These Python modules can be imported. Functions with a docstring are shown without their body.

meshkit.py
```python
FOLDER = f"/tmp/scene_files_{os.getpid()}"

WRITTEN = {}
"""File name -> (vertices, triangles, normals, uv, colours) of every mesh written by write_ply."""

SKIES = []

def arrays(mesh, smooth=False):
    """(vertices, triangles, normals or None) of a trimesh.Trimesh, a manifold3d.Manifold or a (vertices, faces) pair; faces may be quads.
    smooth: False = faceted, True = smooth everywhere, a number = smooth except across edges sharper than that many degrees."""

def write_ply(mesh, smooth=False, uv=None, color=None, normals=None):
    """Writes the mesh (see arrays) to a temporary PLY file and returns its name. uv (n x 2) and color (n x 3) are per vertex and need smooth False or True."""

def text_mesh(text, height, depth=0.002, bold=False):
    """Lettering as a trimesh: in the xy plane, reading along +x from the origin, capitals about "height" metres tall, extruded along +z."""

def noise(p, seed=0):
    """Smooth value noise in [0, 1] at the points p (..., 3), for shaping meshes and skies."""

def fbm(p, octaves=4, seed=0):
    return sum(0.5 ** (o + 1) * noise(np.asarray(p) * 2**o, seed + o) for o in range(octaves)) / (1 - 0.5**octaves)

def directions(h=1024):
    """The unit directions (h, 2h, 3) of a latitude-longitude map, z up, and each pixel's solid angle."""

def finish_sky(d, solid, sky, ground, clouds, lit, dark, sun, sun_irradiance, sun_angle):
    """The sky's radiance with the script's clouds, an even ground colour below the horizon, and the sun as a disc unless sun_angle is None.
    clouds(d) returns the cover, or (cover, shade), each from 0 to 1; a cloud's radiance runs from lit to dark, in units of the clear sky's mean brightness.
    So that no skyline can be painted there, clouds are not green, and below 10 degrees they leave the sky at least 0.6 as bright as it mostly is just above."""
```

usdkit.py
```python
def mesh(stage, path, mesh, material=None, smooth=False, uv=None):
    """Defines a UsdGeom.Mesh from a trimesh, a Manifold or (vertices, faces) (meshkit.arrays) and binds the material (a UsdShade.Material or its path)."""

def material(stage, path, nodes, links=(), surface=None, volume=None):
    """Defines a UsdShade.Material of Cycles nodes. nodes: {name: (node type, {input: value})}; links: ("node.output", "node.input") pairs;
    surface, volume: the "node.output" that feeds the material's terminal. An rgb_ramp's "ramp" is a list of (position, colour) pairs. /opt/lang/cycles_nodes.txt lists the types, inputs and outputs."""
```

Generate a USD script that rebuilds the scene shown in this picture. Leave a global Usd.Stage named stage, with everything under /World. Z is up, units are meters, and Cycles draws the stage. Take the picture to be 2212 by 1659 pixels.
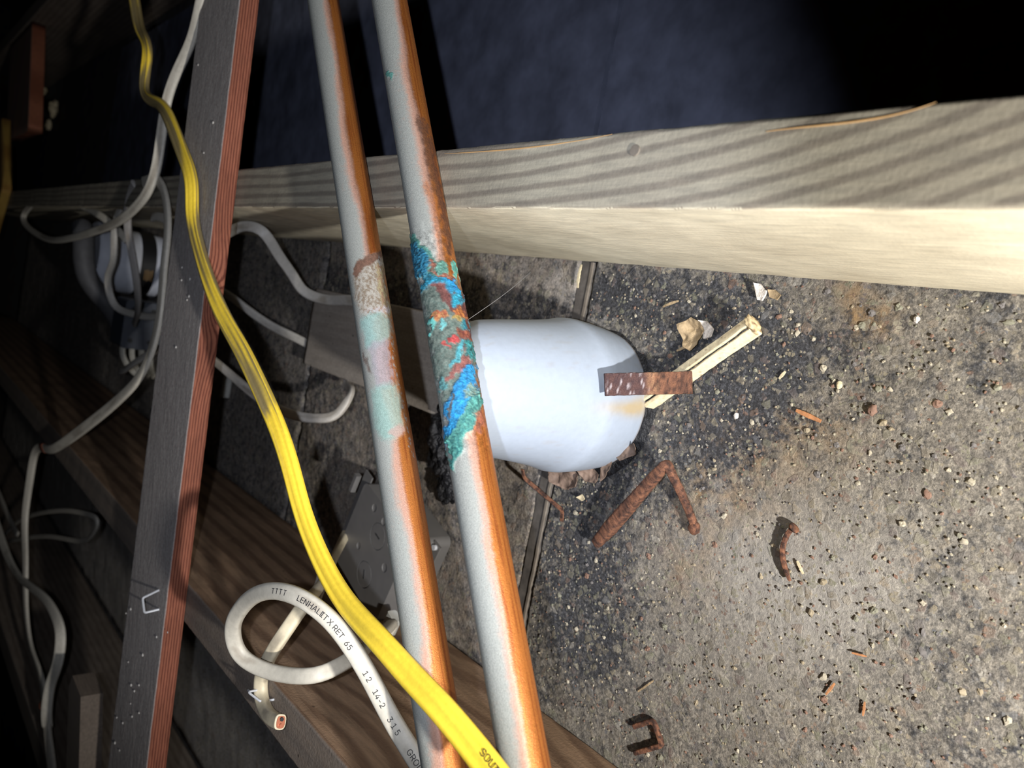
import math, numpy as np, trimesh
from scipy.interpolate import CubicSpline
from scipy.ndimage import gaussian_filter1d
from pxr import Usd, UsdGeom, UsdLux, UsdShade, Gf, Sdf, Vt
import usdkit, meshkit

stage = Usd.Stage.CreateInMemory()
UsdGeom.SetStageUpAxis(stage, 'Z'); UsdGeom.SetStageMetersPerUnit(stage, 1.0)
UsdGeom.Xform.Define(stage, '/World'); UsdGeom.Scope.Define(stage, '/World/Looks')

# ---------------------------------------------------------------- camera, lights, exposure
# A phone held sideways (image left is up), 0.456 m above the slab between two joists.
CAM_H = 0.45556
CAM_R = np.array([[0.18422, 0.98008, 0.07389], [-0.65038, 0.17809, -0.73843], [-0.73688, 0.08798, 0.67024]])  # columns: right, up, back
q_, r_ = np.linalg.qr(CAM_R); CAM_R = q_ * np.sign(np.diag(r_))
CAM_P = np.array([0, 0, CAM_H]); FPX = 1597.0
cam = UsdGeom.Camera.Define(stage, '/World/camera')
M = np.eye(4); M[:3, :3] = CAM_R.T; M[3, :3] = CAM_P
cam.AddTransformOp().Set(Gf.Matrix4d(*M.ravel().tolist()))
cam.CreateHorizontalApertureAttr(36.0); cam.CreateFocalLengthAttr(36.0 * FPX / 2212)
cam.CreateFStopAttr(9.0); cam.CreateFocusDistanceAttr(0.48)
cam.CreateClippingRangeAttr((0.01, 100.0))
cam.CreateExposureAttr(0.0)


def ray(x, y):
    return CAM_R @ np.array([(x - 1106) / FPX, -(y - 829.5) / FPX, -1.0])


def at(x, y, z=0.0):
    r = ray(x, y); return CAM_P + r * (z - CAM_H) / r[2]


def lamp(name, pos, aim, power, color, cone, soft, radius):
    l = UsdLux.SphereLight.Define(stage, '/World/' + name)
    l.CreateRadiusAttr(radius); l.CreateIntensityAttr(power); l.CreateColorAttr(Gf.Vec3f(*color)); l.CreateNormalizeAttr(True)
    s = UsdLux.ShapingAPI.Apply(l.GetPrim()); s.CreateShapingConeAngleAttr(cone); s.CreateShapingConeSoftnessAttr(soft)
    b = np.array(pos, float) - np.array(aim, float); b /= np.linalg.norm(b)
    r = np.cross([0, 1, 0.1], b); r /= np.linalg.norm(r); u = np.cross(b, r)
    m = np.eye(4); m[:3, :3] = [r, u, b]; m[3, :3] = pos
    l.AddTransformOp().Set(Gf.Matrix4d(*m.ravel().tolist()))


lamp('flashlight', (-0.12, -0.30, 0.335), (-0.04, 0.32, 0.0), 12.5, (1.0, 0.975, 0.94), 49, 0.95, 0.012)     # hand lamp beside the phone
lamp('phone_led', (-0.007, 0.026, 0.482), tuple(at(760, 680, .05)), 3.2, (0.80, 0.86, 1.0), 40, 0.6, 0.004)      # the phone's own LED


# ---------------------------------------------------------------- helpers
def proj(P):
    v = (np.asarray(P, float) - CAM_P) @ CAM_R
    return np.stack([1106 + FPX * v[..., 0] / -v[..., 2], 829.5 - FPX * v[..., 1] / -v[..., 2], -v[..., 2]], -1)


def lin(r, g, b):
    return tuple((c / 255 / 12.92 if c / 255 <= .04045 else ((c / 255 + .055) / 1.055) ** 2.4) for c in (r, g, b))


used = {}


def numbered(parent, name):
    k = (parent, name); n = used.get(k, 0); used[k] = n + 1
    return name if n == 0 else f'{name}_{n:03d}'


def tag(p, label=None, cat=None, group=None, kind=None):
    for k, v in (('label', label), ('category', cat), ('group', group), ('kind', kind)):
        if v: p.SetCustomDataByKey(k, v)
    return p


def thing(name, label, cat, group=None, kind=None, loc=(0, 0, 0)):
    x = UsdGeom.Xform.Define(stage, '/World/' + numbered('/World', name))
    x.AddTranslateOp().Set(Gf.Vec3d(*map(float, loc)))
    p = tag(x.GetPrim(), label, cat, group, kind)
    p.SetCustomDataByKey('origin', ' '.join('%.6f' % c for c in loc))
    return p


def obj(name, mesh, mat, parent=None, smooth=35, attrs=None, **tags):
    base = str(parent.GetPath()) if parent else '/World'
    path = base + '/' + numbered(base, name)
    v, f = (mesh if isinstance(mesh, tuple) else (np.array(mesh.vertices), np.array(mesh.faces))) if not hasattr(mesh, 'to_mesh') else meshkit.arrays(mesh)[:2]
    v = np.asarray(v, float)
    off = np.zeros(3); p = parent
    while p and str(p.GetPath()) != '/World':
        o = p.GetCustomDataByKey('origin')
        if o: off = off + np.array([float(c) for c in o.split()])
        p = p.GetParent()
    m = usdkit.mesh(stage, path, (v - off, f), '/World/Looks/' + mat, smooth=True if attrs else smooth)
    for k, a in (attrs or {}).items():
        a = np.asarray(a, np.float32)
        if a.ndim == 1: UsdGeom.PrimvarsAPI(m).CreatePrimvar(k, Sdf.ValueTypeNames.FloatArray, 'vertex').Set(Vt.FloatArray.FromNumpy(a))
        else: UsdGeom.PrimvarsAPI(m).CreatePrimvar(k, Sdf.ValueTypeNames.Color3fArray, 'vertex').Set(Vt.Vec3fArray.FromNumpy(a))
    return tag(m.GetPrim(), **tags)


def drop_origins():
    for p in stage.Traverse():
        if p.GetCustomDataByKey('origin'): p.ClearCustomDataByKey('origin')


def unit(v):
    v = np.asarray(v, float); return v / np.maximum(np.linalg.norm(v, axis=-1, keepdims=True), 1e-12)


def sweep(P, U, V, sec, cap=True):
    """Rings of the closed section SEC (m,2) or (n,m,2) along P with axes U, V (n,3)."""
    P = np.asarray(P, float); n = len(P); sec = np.broadcast_to(sec, (n,) + np.shape(sec)[-2:]); m = sec.shape[1]
    v = (P[:, None] + sec[..., :1] * U[:, None] + sec[..., 1:] * V[:, None]).reshape(-1, 3)
    i, j = np.meshgrid(np.arange(n - 1), np.arange(m), indexing='ij'); k = (j + 1) % m
    q = np.stack([i * m + j, i * m + k, (i + 1) * m + k, (i + 1) * m + j], -1).reshape(-1, 4)
    f = [q[:, [0, 1, 2]], q[:, [0, 2, 3]]]
    if cap:
        for s, a in ((0, 0), (1, (n - 1) * m)):
            c = len(v); v = np.vstack([v, v[a:a + m].mean(0)])
            e = np.stack([np.full(m, c), a + (np.arange(m) + 1) % m, a + np.arange(m)], -1)
            f.append(e if s == 0 else e[:, ::-1])
    return v, np.vstack(f)


def outward(mesh):
    t = trimesh.Trimesh(mesh[0], mesh[1], process=False)
    return (mesh[0], mesh[1][:, ::-1]) if t.volume < 0 else mesh


def rounded_rect(w, h, r, step, seg=3):
    """Closed section (m,2), centred, corners rounded, sides split every STEP."""
    pts = []
    for cx, cy, a0, (dx, dy), L in ((w / 2 - r, -h / 2 + r, -90, (0, 1), h - 2 * r), (w / 2 - r, h / 2 - r, 0, (-1, 0), w - 2 * r), (-w / 2 + r, h / 2 - r, 90, (0, -1), h - 2 * r), (-w / 2 + r, -h / 2 + r, 180, (1, 0), w - 2 * r)):
        for a in np.radians(a0 + np.linspace(0, 90, seg + 1)): pts.append((cx + r * math.cos(a), cy + r * math.sin(a)))
        k = max(1, int(round(L / step)))
        e = np.array(pts[-1])
        for t in np.arange(1, k) / k: pts.append(tuple(e + t * L * np.array([dx, dy])))
    return np.array(pts)


def plank(A, B, side, up, w, h, r=.0025, step=.006, along=.006, rough=.0004, seed=0):
    """A board from A to B (centre line), w along SIDE, h along UP."""
    A, B = np.array(A, float), np.array(B, float); n = max(2, int(np.linalg.norm(B - A) / along))
    P = A + (B - A) * np.linspace(0, 1, n)[:, None]
    U, V = np.broadcast_to(unit(side), (n, 3)), np.broadcast_to(unit(up), (n, 3))
    v, f = outward(sweep(P, U, V, rounded_rect(w, h, r, step)))
    if rough:
        d = np.stack([meshkit.fbm(v * 45, 3, seed + k) - .5 for k in range(3)], -1) + .5 * np.stack([meshkit.noise(v * 260, seed + 9 + k) - .5 for k in range(3)], -1)
        v = v + d * 2 * rough
    return v, f


def spline(pts, n=160):
    pts = np.asarray(pts, float); s = np.r_[0, np.cumsum(np.linalg.norm(np.diff(pts, axis=0), axis=1))]
    t = np.linspace(0, s[-1], n); return CubicSpline(s, pts)(t)


def frames(P, a=.5, twist=None):
    T = unit(np.gradient(P, axis=0)); view = unit(CAM_P - P)
    N = unit(a * np.array([0, 0, 1.]) + (1 - a) * view); N = N - (N * T).sum(1, keepdims=True) * T
    N = unit(gaussian_filter1d(unit(N), 4, axis=0, mode='nearest')); N = unit(N - (N * T).sum(1, keepdims=True) * T); U = np.cross(T, N)
    if twist is not None:
        c, s = np.cos(twist)[:, None], np.sin(twist)[:, None]; U, N = c * U + s * N, -s * U + c * N
    return T, U, N


def flat_section(w, h, m=28, lobes=0.0):
    a = np.arange(m) * 2 * np.pi / m
    x, y = np.sign(np.cos(a)) * np.abs(np.cos(a)) ** .75 * w / 2, np.sign(np.sin(a)) * np.abs(np.sin(a)) ** .6 * h / 2
    y = y * (1 + lobes * np.cos(3 * np.pi * x / (w / 2)))
    return np.stack([x, y], -1)


def bar(P, w, h, N, r=None):
    """A flat strip following P with its face normal near N."""
    P = np.asarray(P, float); T = unit(np.gradient(P, axis=0)); N = np.broadcast_to(N, P.shape); N = unit(N - (N * T).sum(1, keepdims=True) * T)
    return outward(sweep(P, np.cross(T, N), N, rounded_rect(w, h, r or min(w, h) * .25, max(w / 6, .001))))


def tube(P, r, m=10):
    P = np.asarray(P, float); T, U, N = frames(P); a = np.arange(m) * 2 * np.pi / m
    rr = np.broadcast_to(r, (len(P),))[:, None, None]
    return outward(sweep(P, U, N, rr * np.stack([np.cos(a), np.sin(a)], -1)[None]))


def polyline(pts, step=.001, smooth=3.0):
    pts = np.asarray(pts, float); s = np.r_[0, np.cumsum(np.linalg.norm(np.diff(pts, axis=0), axis=1))]
    t = np.linspace(0, s[-1], max(8, int(s[-1] / step)))
    P = np.stack([np.interp(t, s, pts[:, k]) for k in range(3)], -1)
    return gaussian_filter1d(P, smooth, axis=0, mode='nearest') if smooth else P


def joined(ms):
    vs, fs, n = [], [], 0
    for v, f in ms: vs.append(v); fs.append(np.asarray(f) + n); n += len(v)
    return np.vstack(vs), np.vstack(fs)


def tm(t): return np.array(t.vertices), np.array(t.faces)


def lathe(profile, seg=96):
    m = trimesh.creation.revolve(np.array(profile), sections=seg); m.fix_normals(); return m


def inside(poly, x, y):
    p = np.asarray(poly, float); r = np.zeros(np.shape(x), bool); j = len(p) - 1
    for i in range(len(p)):
        c = ((p[i, 1] > y) != (p[j, 1] > y)) & (x < (p[j, 0] - p[i, 0]) * (y - p[i, 1]) / (p[j, 1] - p[i, 1] + 1e-12) + p[i, 0]); r ^= c; j = i
    return r


def sstep(a, b, x):
    t = np.clip((x - a) / (b - a), 0, 1); return t * t * (3 - 2 * t)


def gauss(x, y, items):
    return sum(a * np.exp(-(((x - cx) / rx) ** 2 + ((y - cy) / ry) ** 2)) for cx, cy, rx, ry, a in items)


def rock(seed, size, sub=3, rough=.35, freq=2.2):
    m = trimesh.creation.icosphere(subdivisions=sub); v = np.array(m.vertices)
    k = 1 + rough * 2 * (meshkit.fbm(v * freq + seed * 7.1, 4, seed) - .5); v = v * k[:, None] * np.array(size)
    return v, np.array(m.faces)


def flake(poly, z, thick, seed=0, curl=.0, freq=130):
    """A thin crumpled sheet with the outline POLY (floor points, metres), thickened."""
    from shapely.geometry import Polygon
    poly = np.asarray(poly, float)[:, :2]; pg = Polygon(poly)
    x0, y0, x1, y1 = pg.bounds; st = max(x1 - x0, y1 - y0) / 26
    gx, gy = np.meshgrid(np.arange(x0, x1 + st, st), np.arange(y0, y1 + st, st)); keep = inside(poly, gx.ravel(), gy.ravel())
    ring = np.array(pg.exterior.segmentize(st).coords)[:-1]
    pts = np.vstack([ring, np.stack([gx.ravel()[keep], gy.ravel()[keep]], -1)])
    from scipy.spatial import Delaunay
    tri = Delaunay(pts).simplices; c = pts[tri].mean(1); tri = tri[inside(poly, c[:, 0], c[:, 1])]
    P3 = np.c_[pts, np.zeros(len(pts))]; cc = pts.mean(0)
    h = z + curl * (meshkit.fbm(P3 * freq + seed * 3.3, 3, seed) - .2) + .6 * curl * ((pts - cc) ** 2).sum(1) / ((pts - cc) ** 2).sum(1).max()
    a, d = pts[tri[:, 1]] - pts[tri[:, 0]], pts[tri[:, 2]] - pts[tri[:, 0]]; w = a[:, 0] * d[:, 1] - a[:, 1] * d[:, 0]
    tri[w < 0] = tri[w < 0][:, ::-1]; n = len(pts)
    v = np.vstack([np.c_[pts, h + thick], np.c_[pts, h]])
    e = np.sort(np.vstack([tri[:, [0, 1]], tri[:, [1, 2]], tri[:, [2, 0]]]), 1); u, cnt = np.unique(e, axis=0, return_counts=True); b = u[cnt == 1]
    side = np.vstack([np.c_[b, b[:, 1] + n], np.c_[b[:, 0], b[:, 1] + n, b[:, 0] + n]])
    m = trimesh.Trimesh(v, np.vstack([tri, tri[:, ::-1] + n, side]), process=False); m.fix_normals()
    return tm(m)


# ---------------------------------------------------------------- materials
L = '/World/Looks/'


def mat(name, nodes, links, surface='p.BSDF'): return usdkit.material(stage, L + name, nodes, links, surface=surface)


def plain(name, rgb, rough=.6, metal=0., spec=.4, var=.25, scale=80., bump=.15, dist=.001):
    a = np.array(lin(*rgb))
    mat(name, {'g': ('geometry', {}), 'n': ('noise_texture', {'scale': scale, 'detail': 5., 'roughness': .6}),
               'r': ('rgb_ramp', {'ramp': [(.25, tuple(a * (1 - var))), (.75, tuple(np.minimum(a * (1 + var), 1)))]}),
               'b': ('bump', {'strength': bump, 'distance': dist}), 'p': ('principled_bsdf', {'roughness': rough, 'metallic': metal, 'specular_ior_level': spec})},
        [('g.position', 'n.vector'), ('n.fac', 'r.fac'), ('r.color', 'p.base_color'), ('n.fac', 'b.height'), ('b.normal', 'p.normal')])


def wood(name, light, dark, dust, dust_amt=.85, stretch=(60, 6, 60), contrast=1.0, bands=1.0, rough=.75, bump=.35, pits=True, dust_keep=.25, wob=.55):
    light, dark, dust = map(lambda c: lin(*c), (light, dark, dust))
    n = {'g': ('geometry', {}), 'm': ('mapping', {'scale': stretch}),
         'fib': ('noise_texture', {'scale': 6., 'detail': 6., 'roughness': .65}),
         'big': ('noise_texture', {'scale': 14., 'detail': 4.}),
         'at': ('attribute', {'attribute': 'grain'}),
         'wob': ('math', {'math_type': 'multiply_add', 'value2': wob}),
         'ang': ('math', {'math_type': 'multiply', 'value2': 6.2832 * bands}),
         'sn': ('math', {'math_type': 'sine'}),
         'k': ('map_range', {'from_min': -.35, 'from_max': .95, 'clamp': True, 'range_type': 'smoothstep'}),
         'kk': ('math', {'math_type': 'multiply', 'value2': contrast}),
         'base': ('mix_color', {'a': light, 'b': dark}),
         'fr': ('rgb_ramp', {'ramp': [(.3, (.72, .72, .72)), (.7, (1.15, 1.13, 1.1))]}),
         'ml': ('mix_color', {'blend_type': 'multiply', 'fac': 1., 'use_clamp': False}),
         'br': ('rgb_ramp', {'ramp': [(.3, (.8, .78, .76)), (.7, (1.1, 1.1, 1.1))]}),
         'ml2': ('mix_color', {'blend_type': 'multiply', 'fac': 1., 'use_clamp': False}),
         'sx': ('separate_xyz', {}), 'up': ('map_range', {'from_min': .45, 'from_max': .85, 'clamp': True}),
         'dn': ('noise_texture', {'scale': 420., 'detail': 4., 'roughness': .6}),
         'da': ('map_range', {'from_min': .3, 'from_max': .7, 'to_min': dust_amt * .85, 'to_max': dust_amt, 'clamp': True}),
         'df': ('math', {'math_type': 'multiply'}),
         'dk': ('mix_color', {'blend_type': 'mix', 'fac': dust_keep, 'a': dust}),
         'dr': ('rgb_ramp', {'ramp': [(.25, (.78, .78, .78)), (.75, (1.2, 1.2, 1.18))]}),
         'dm': ('mix_color', {'blend_type': 'multiply', 'fac': 1., 'use_clamp': False}),
         'col': ('mix_color', {}),
         'hs': ('math', {'math_type': 'add'}), 'b': ('bump', {'strength': bump, 'distance': .0012}),
         'p': ('principled_bsdf', {'roughness': rough, 'specular_ior_level': .25})}
    l = [('g.position', 'm.vector'), ('m.vector', 'fib.vector'), ('g.position', 'big.vector'), ('fib.fac', 'wob.value1'), ('at.fac', 'wob.value3'), ('wob.value', 'ang.value1'), ('ang.value', 'sn.value1'),
         ('sn.value', 'k.value'), ('k.result', 'kk.value1'), ('kk.value', 'base.fac'), ('base.result', 'ml.a'), ('fib.fac', 'fr.fac'), ('fr.color', 'ml.b'), ('ml.result', 'ml2.a'), ('big.fac', 'br.fac'), ('br.color', 'ml2.b'),
         ('g.normal', 'sx.vector'), ('sx.z', 'up.value'), ('g.position', 'dn.vector'), ('dn.fac', 'da.value'), ('up.result', 'df.value1'), ('da.result', 'df.value2'),
         ('ml2.result', 'dk.b'), ('dk.result', 'dm.a'), ('dn.fac', 'dr.fac'), ('dr.color', 'dm.b'), ('df.value', 'col.fac'), ('ml2.result', 'col.a'), ('dm.result', 'col.b'), ('col.result', 'p.base_color'),
         ('fib.fac', 'hs.value1'), ('dn.fac', 'hs.value2'), ('hs.value', 'b.height'), ('b.normal', 'p.normal')]
    if pits:
        n |= {'vo': ('voronoi_texture', {'scale': 62.}), 'pr': ('separate_xyz', {}), 'pm': ('map_range', {'from_min': .05, 'from_max': .11, 'to_min': .25, 'to_max': 1., 'clamp': True}),
              'ps': ('math', {'math_type': 'greater_than', 'value2': .45}), 'pmx': ('math', {'math_type': 'maximum'}), 'pc': ('mix_color', {'blend_type': 'multiply', 'fac': 1.})}
        l = [x for x in l if x[1] != 'p.base_color'] + [('g.position', 'vo.vector'), ('vo.color', 'pr.vector'), ('vo.distance', 'pm.value'), ('pr.x', 'ps.value1'), ('pm.result', 'pmx.value1'), ('ps.value', 'pmx.value2'), ('col.result', 'pc.a'), ('pmx.value', 'pc.b'), ('pc.result', 'p.base_color')]
    mat(name, n, l)


def concrete(name, base, mold, tint=(150, 118, 74), pebble=.8, scale=1.0):
    """Needs the vertex attribute "stain": r = black mould, g = ochre earth, b = pale scour."""
    base, mold, tint = lin(*base), lin(*mold), lin(*tint)
    nodes = {'g': ('geometry', {}), 'at': ('attribute', {'attribute': 'stain'}), 'sp': ('separate_color', {}),
             'sand': ('noise_texture', {'scale': 480. * scale, 'detail': 5., 'roughness': .8}),
             'mid': ('noise_texture', {'scale': 60. * scale, 'detail': 6., 'roughness': .65}),
             'clump': ('noise_texture', {'scale': 150. * scale, 'detail': 5., 'roughness': .7}),
             'sr': ('rgb_ramp', {'ramp': [(.3, (.3, .3, .31)), (.5, (.92, .92, .91)), (.68, (1.7, 1.68, 1.62))]}),
             'mr': ('rgb_ramp', {'ramp': [(.3, (.72, .71, .72)), (.7, (1.22, 1.2, 1.16))]}),
             'm1': ('mix_color', {'blend_type': 'multiply', 'fac': 1., 'a': base, 'use_clamp': False}),
             'm2': ('mix_color', {'blend_type': 'multiply', 'fac': 1., 'use_clamp': False}),
             'pale': ('mix_color', {'b': lin(186, 182, 176)}), 'pf': ('math', {'math_type': 'multiply', 'value2': .45}),
             'tn': ('map_range', {'from_min': .35, 'from_max': .65, 'to_min': .0, 'to_max': 1.0, 'clamp': True}), 'tf': ('math', {'math_type': 'multiply', 'use_clamp': True}),
             'tc': ('mix_color', {'b': tint}),
             'mb': ('math', {'math_type': 'multiply_add', 'value2': 2.2, 'value3': -1.1}), 'ma': ('math', {'math_type': 'add'}), 'ms': ('map_range', {'from_min': .22, 'from_max': .85, 'clamp': True, 'range_type': 'smoothstep', 'to_max': .95}),
             'moldr': ('rgb_ramp', {'ramp': [(.3, tuple(.14 * np.array(mold))), (.5, tuple(.8 * np.array(mold))), (.7, tuple(2.6 * np.array(mold)))]}),
             'mc': ('mix_color', {}),
             'v1': ('voronoi_texture', {'scale': 165. * scale}), 'v1e': ('voronoi_texture', {'scale': 165. * scale, 'feature': 'distance_to_edge'}), 'v1s': ('separate_color', {}), 'v1m': ('map_range', {'from_min': .07, 'from_max': .16, 'to_min': 0., 'to_max': 1., 'clamp': True}),
             'v1p': ('math', {'math_type': 'greater_than', 'value2': .70}), 'v1f': ('math', {'math_type': 'multiply'}), 'v1k': ('math', {'math_type': 'multiply', 'value2': pebble}),
             'v1c': ('rgb_ramp', {'ramp': [(0, lin(84, 82, 80)), (.25, lin(146, 136, 116)), (.45, lin(122, 122, 104)), (.6, lin(160, 152, 134)), (.75, lin(124, 100, 86)), (.9, lin(98, 100, 104)), (1, lin(170, 164, 152))]}),
             'p1': ('mix_color', {}),
             'v2': ('voronoi_texture', {'scale': 400. * scale}), 'v2e': ('voronoi_texture', {'scale': 400. * scale, 'feature': 'distance_to_edge'}), 'v2s': ('separate_color', {}), 'v2m': ('map_range', {'from_min': .06, 'from_max': .16, 'to_min': 0., 'to_max': .85, 'clamp': True}),
             'v2p': ('math', {'math_type': 'greater_than', 'value2': .8}), 'v2f': ('math', {'math_type': 'multiply'}), 'p2': ('mix_color', {}),
             'h1': ('math', {'math_type': 'multiply_add', 'value2': .28}), 'h2': ('math', {'math_type': 'multiply_add', 'value2': .5}),
             'b': ('bump', {'strength': .75, 'distance': .0022}), 'p': ('principled_bsdf', {'roughness': .82, 'specular_ior_level': .3})}
    G = ['sand', 'mid', 'clump', 'v1', 'v2']
    links = [('g.position', x + '.vector') for x in G] + [
        ('at.color', 'sp.color'), ('sand.fac', 'sr.fac'), ('mid.fac', 'mr.fac'), ('sr.color', 'm1.b'), ('m1.result', 'm2.a'), ('mr.color', 'm2.b'),
        ('sp.b', 'pf.value1'), ('pf.value', 'pale.fac'), ('m2.result', 'pale.a'),
        ('mid.fac', 'tn.value'), ('tn.result', 'tf.value1'), ('sp.g', 'tf.value2'), ('tf.value', 'tc.fac'), ('pale.result', 'tc.a'),
        ('clump.fac', 'mb.value1'), ('mb.value', 'ma.value1'), ('sp.r', 'ma.value2'), ('ma.value', 'ms.value'), ('sand.fac', 'moldr.fac'), ('moldr.color', 'mc.b'), ('tc.result', 'mc.a'), ('ms.result', 'mc.fac'),
        ('v2.color', 'v2s.color'), ('v2e.distance', 'v2m.value'), ('g.position', 'v2e.vector'), ('v2s.r', 'v2p.value1'), ('v2m.result', 'v2f.value1'), ('v2p.value', 'v2f.value2'), ('v2f.value', 'p2.fac'), ('mc.result', 'p2.a'),
        ('v1.color', 'v1s.color'), ('v1e.distance', 'v1m.value'), ('g.position', 'v1e.vector'), ('v1s.r', 'v1p.value1'), ('v1m.result', 'v1f.value1'), ('v1p.value', 'v1f.value2'), ('v1f.value', 'v1k.value1'), ('v1k.value', 'p1.fac'), ('p2.result', 'p1.a'), ('v1s.g', 'v1c.fac'), ('v1c.color', 'p1.b'), ('v1c.color', 'p2.b'),
        ('p1.result', 'p.base_color'), ('v1f.value', 'h1.value1'), ('sand.fac', 'h1.value3'), ('clump.fac', 'h2.value1'), ('h1.value', 'h2.value3'), ('h2.value', 'b.height'), ('b.normal', 'p.normal')]
    mat(name, nodes, links)


def painted(name, rough=.6, metal_attr=False, bump=.3, scale=900., dist=.0006, spec=.4, var=.3):
    """Takes its colour from the vertex attribute "tone"."""
    n = {'g': ('geometry', {}), 'at': ('attribute', {'attribute': 'tone'}), 'n': ('noise_texture', {'scale': scale, 'detail': 4., 'roughness': .65}), 'r': ('rgb_ramp', {'ramp': [(.25, (1 - var,) * 3), (.75, (1 + var,) * 3)]}),
         'm': ('mix_color', {'blend_type': 'multiply', 'fac': 1., 'use_clamp': False}), 'b': ('bump', {'strength': bump, 'distance': dist}), 'p': ('principled_bsdf', {'roughness': rough, 'specular_ior_level': spec})}
    l = [('g.position', 'n.vector'), ('at.color', 'm.a'), ('n.fac', 'r.fac'), ('r.color', 'm.b'), ('m.result', 'p.base_color'), ('n.fac', 'b.height'), ('b.normal', 'p.normal')]
    if metal_attr:
        n['ma'] = ('attribute', {'attribute': 'metal'}); n['mm'] = ('map_range', {'to_max': .55}); n['rr'] = ('map_range', {'to_min': .8, 'to_max': .42})
        l += [('ma.fac', 'mm.value'), ('mm.result', 'p.metallic'), ('ma.fac', 'rr.value'), ('rr.result', 'p.roughness')]
    mat(name, n, l)


concrete('slab_concrete', (130, 125, 117), (62, 63, 67), pebble=.45)
concrete('trowelled_concrete', (136, 132, 128), (60, 60, 63), pebble=.35, scale=.8)
plain('dirt_floor', (78, 74, 72), .95, var=.5, scale=30, bump=.5, dist=.004)
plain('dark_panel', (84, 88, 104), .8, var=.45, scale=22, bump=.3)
plain('form_strip', (82, 77, 72), .8, var=.5, scale=90)
plain('strip_edge', (104, 96, 86), .8, var=.4, scale=90)
plain('tar', (26, 26, 28), .45, var=.7, scale=160, bump=.9, dist=.004)
plain('tar_paper', (112, 94, 82), .7, var=.6, scale=70, bump=.6, dist=.003)
wood('dusty_joist', (220, 212, 188), (96, 76, 66), (94, 90, 84), .95, contrast=.6, dust_keep=.24, wob=.12, bump=.18, pits=False)
wood('brown_joist', (138, 114, 92), (84, 62, 48), (116, 111, 105), .92, contrast=.6, bands=.55, dust_keep=.2, stretch=(40, 5, 40))
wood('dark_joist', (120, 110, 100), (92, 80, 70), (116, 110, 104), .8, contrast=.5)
wood('red_batten', (140, 86, 66), (92, 46, 34), (164, 160, 157), .99, stretch=(6, 60, 90), contrast=.95, dust_keep=.04, pits=False)
wood('grey_board', (158, 150, 140), (134, 124, 114), (150, 142, 134), .8, contrast=.5)
wood('orange_block', (132, 82, 60), (116, 68, 48), (120, 108, 102), .97, stretch=(6, 60, 60), bands=.2)
wood('yellow_scrap', (150, 122, 60), (130, 98, 46), (116, 92, 62), .6, stretch=(6, 60, 60), bands=.2)
painted('corroded_copper', metal_attr=True, bump=.45, scale=1500., dist=.0005)
painted('yellow_sheath', rough=.45, bump=.12, var=.1, scale=300., spec=.45)
painted('white_sheath', rough=.5, bump=.1, var=.12, scale=200., spec=.4)
painted('rust', rough=.85, bump=.6, var=.5, scale=1300., dist=.0006, spec=.25)
painted('pot_white', rough=.5, bump=.06, var=.05, scale=220., dist=.0006, spec=.4)
painted('pale_wood', rough=.75, bump=.3, var=.2, scale=400.)
plain('galvanised', (140, 142, 146), .42, metal=.55, var=.15, scale=60, bump=.1)
plain('box_steel', (112, 110, 108), .5, metal=.35, var=.12, scale=40, bump=.08)
plain('box_groove', (48, 47, 47), .7, var=.2)
plain('bright_wire', (196, 198, 202), .4, metal=.25, var=.15)
plain('ink', (38, 36, 36), .7, var=.1)
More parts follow.
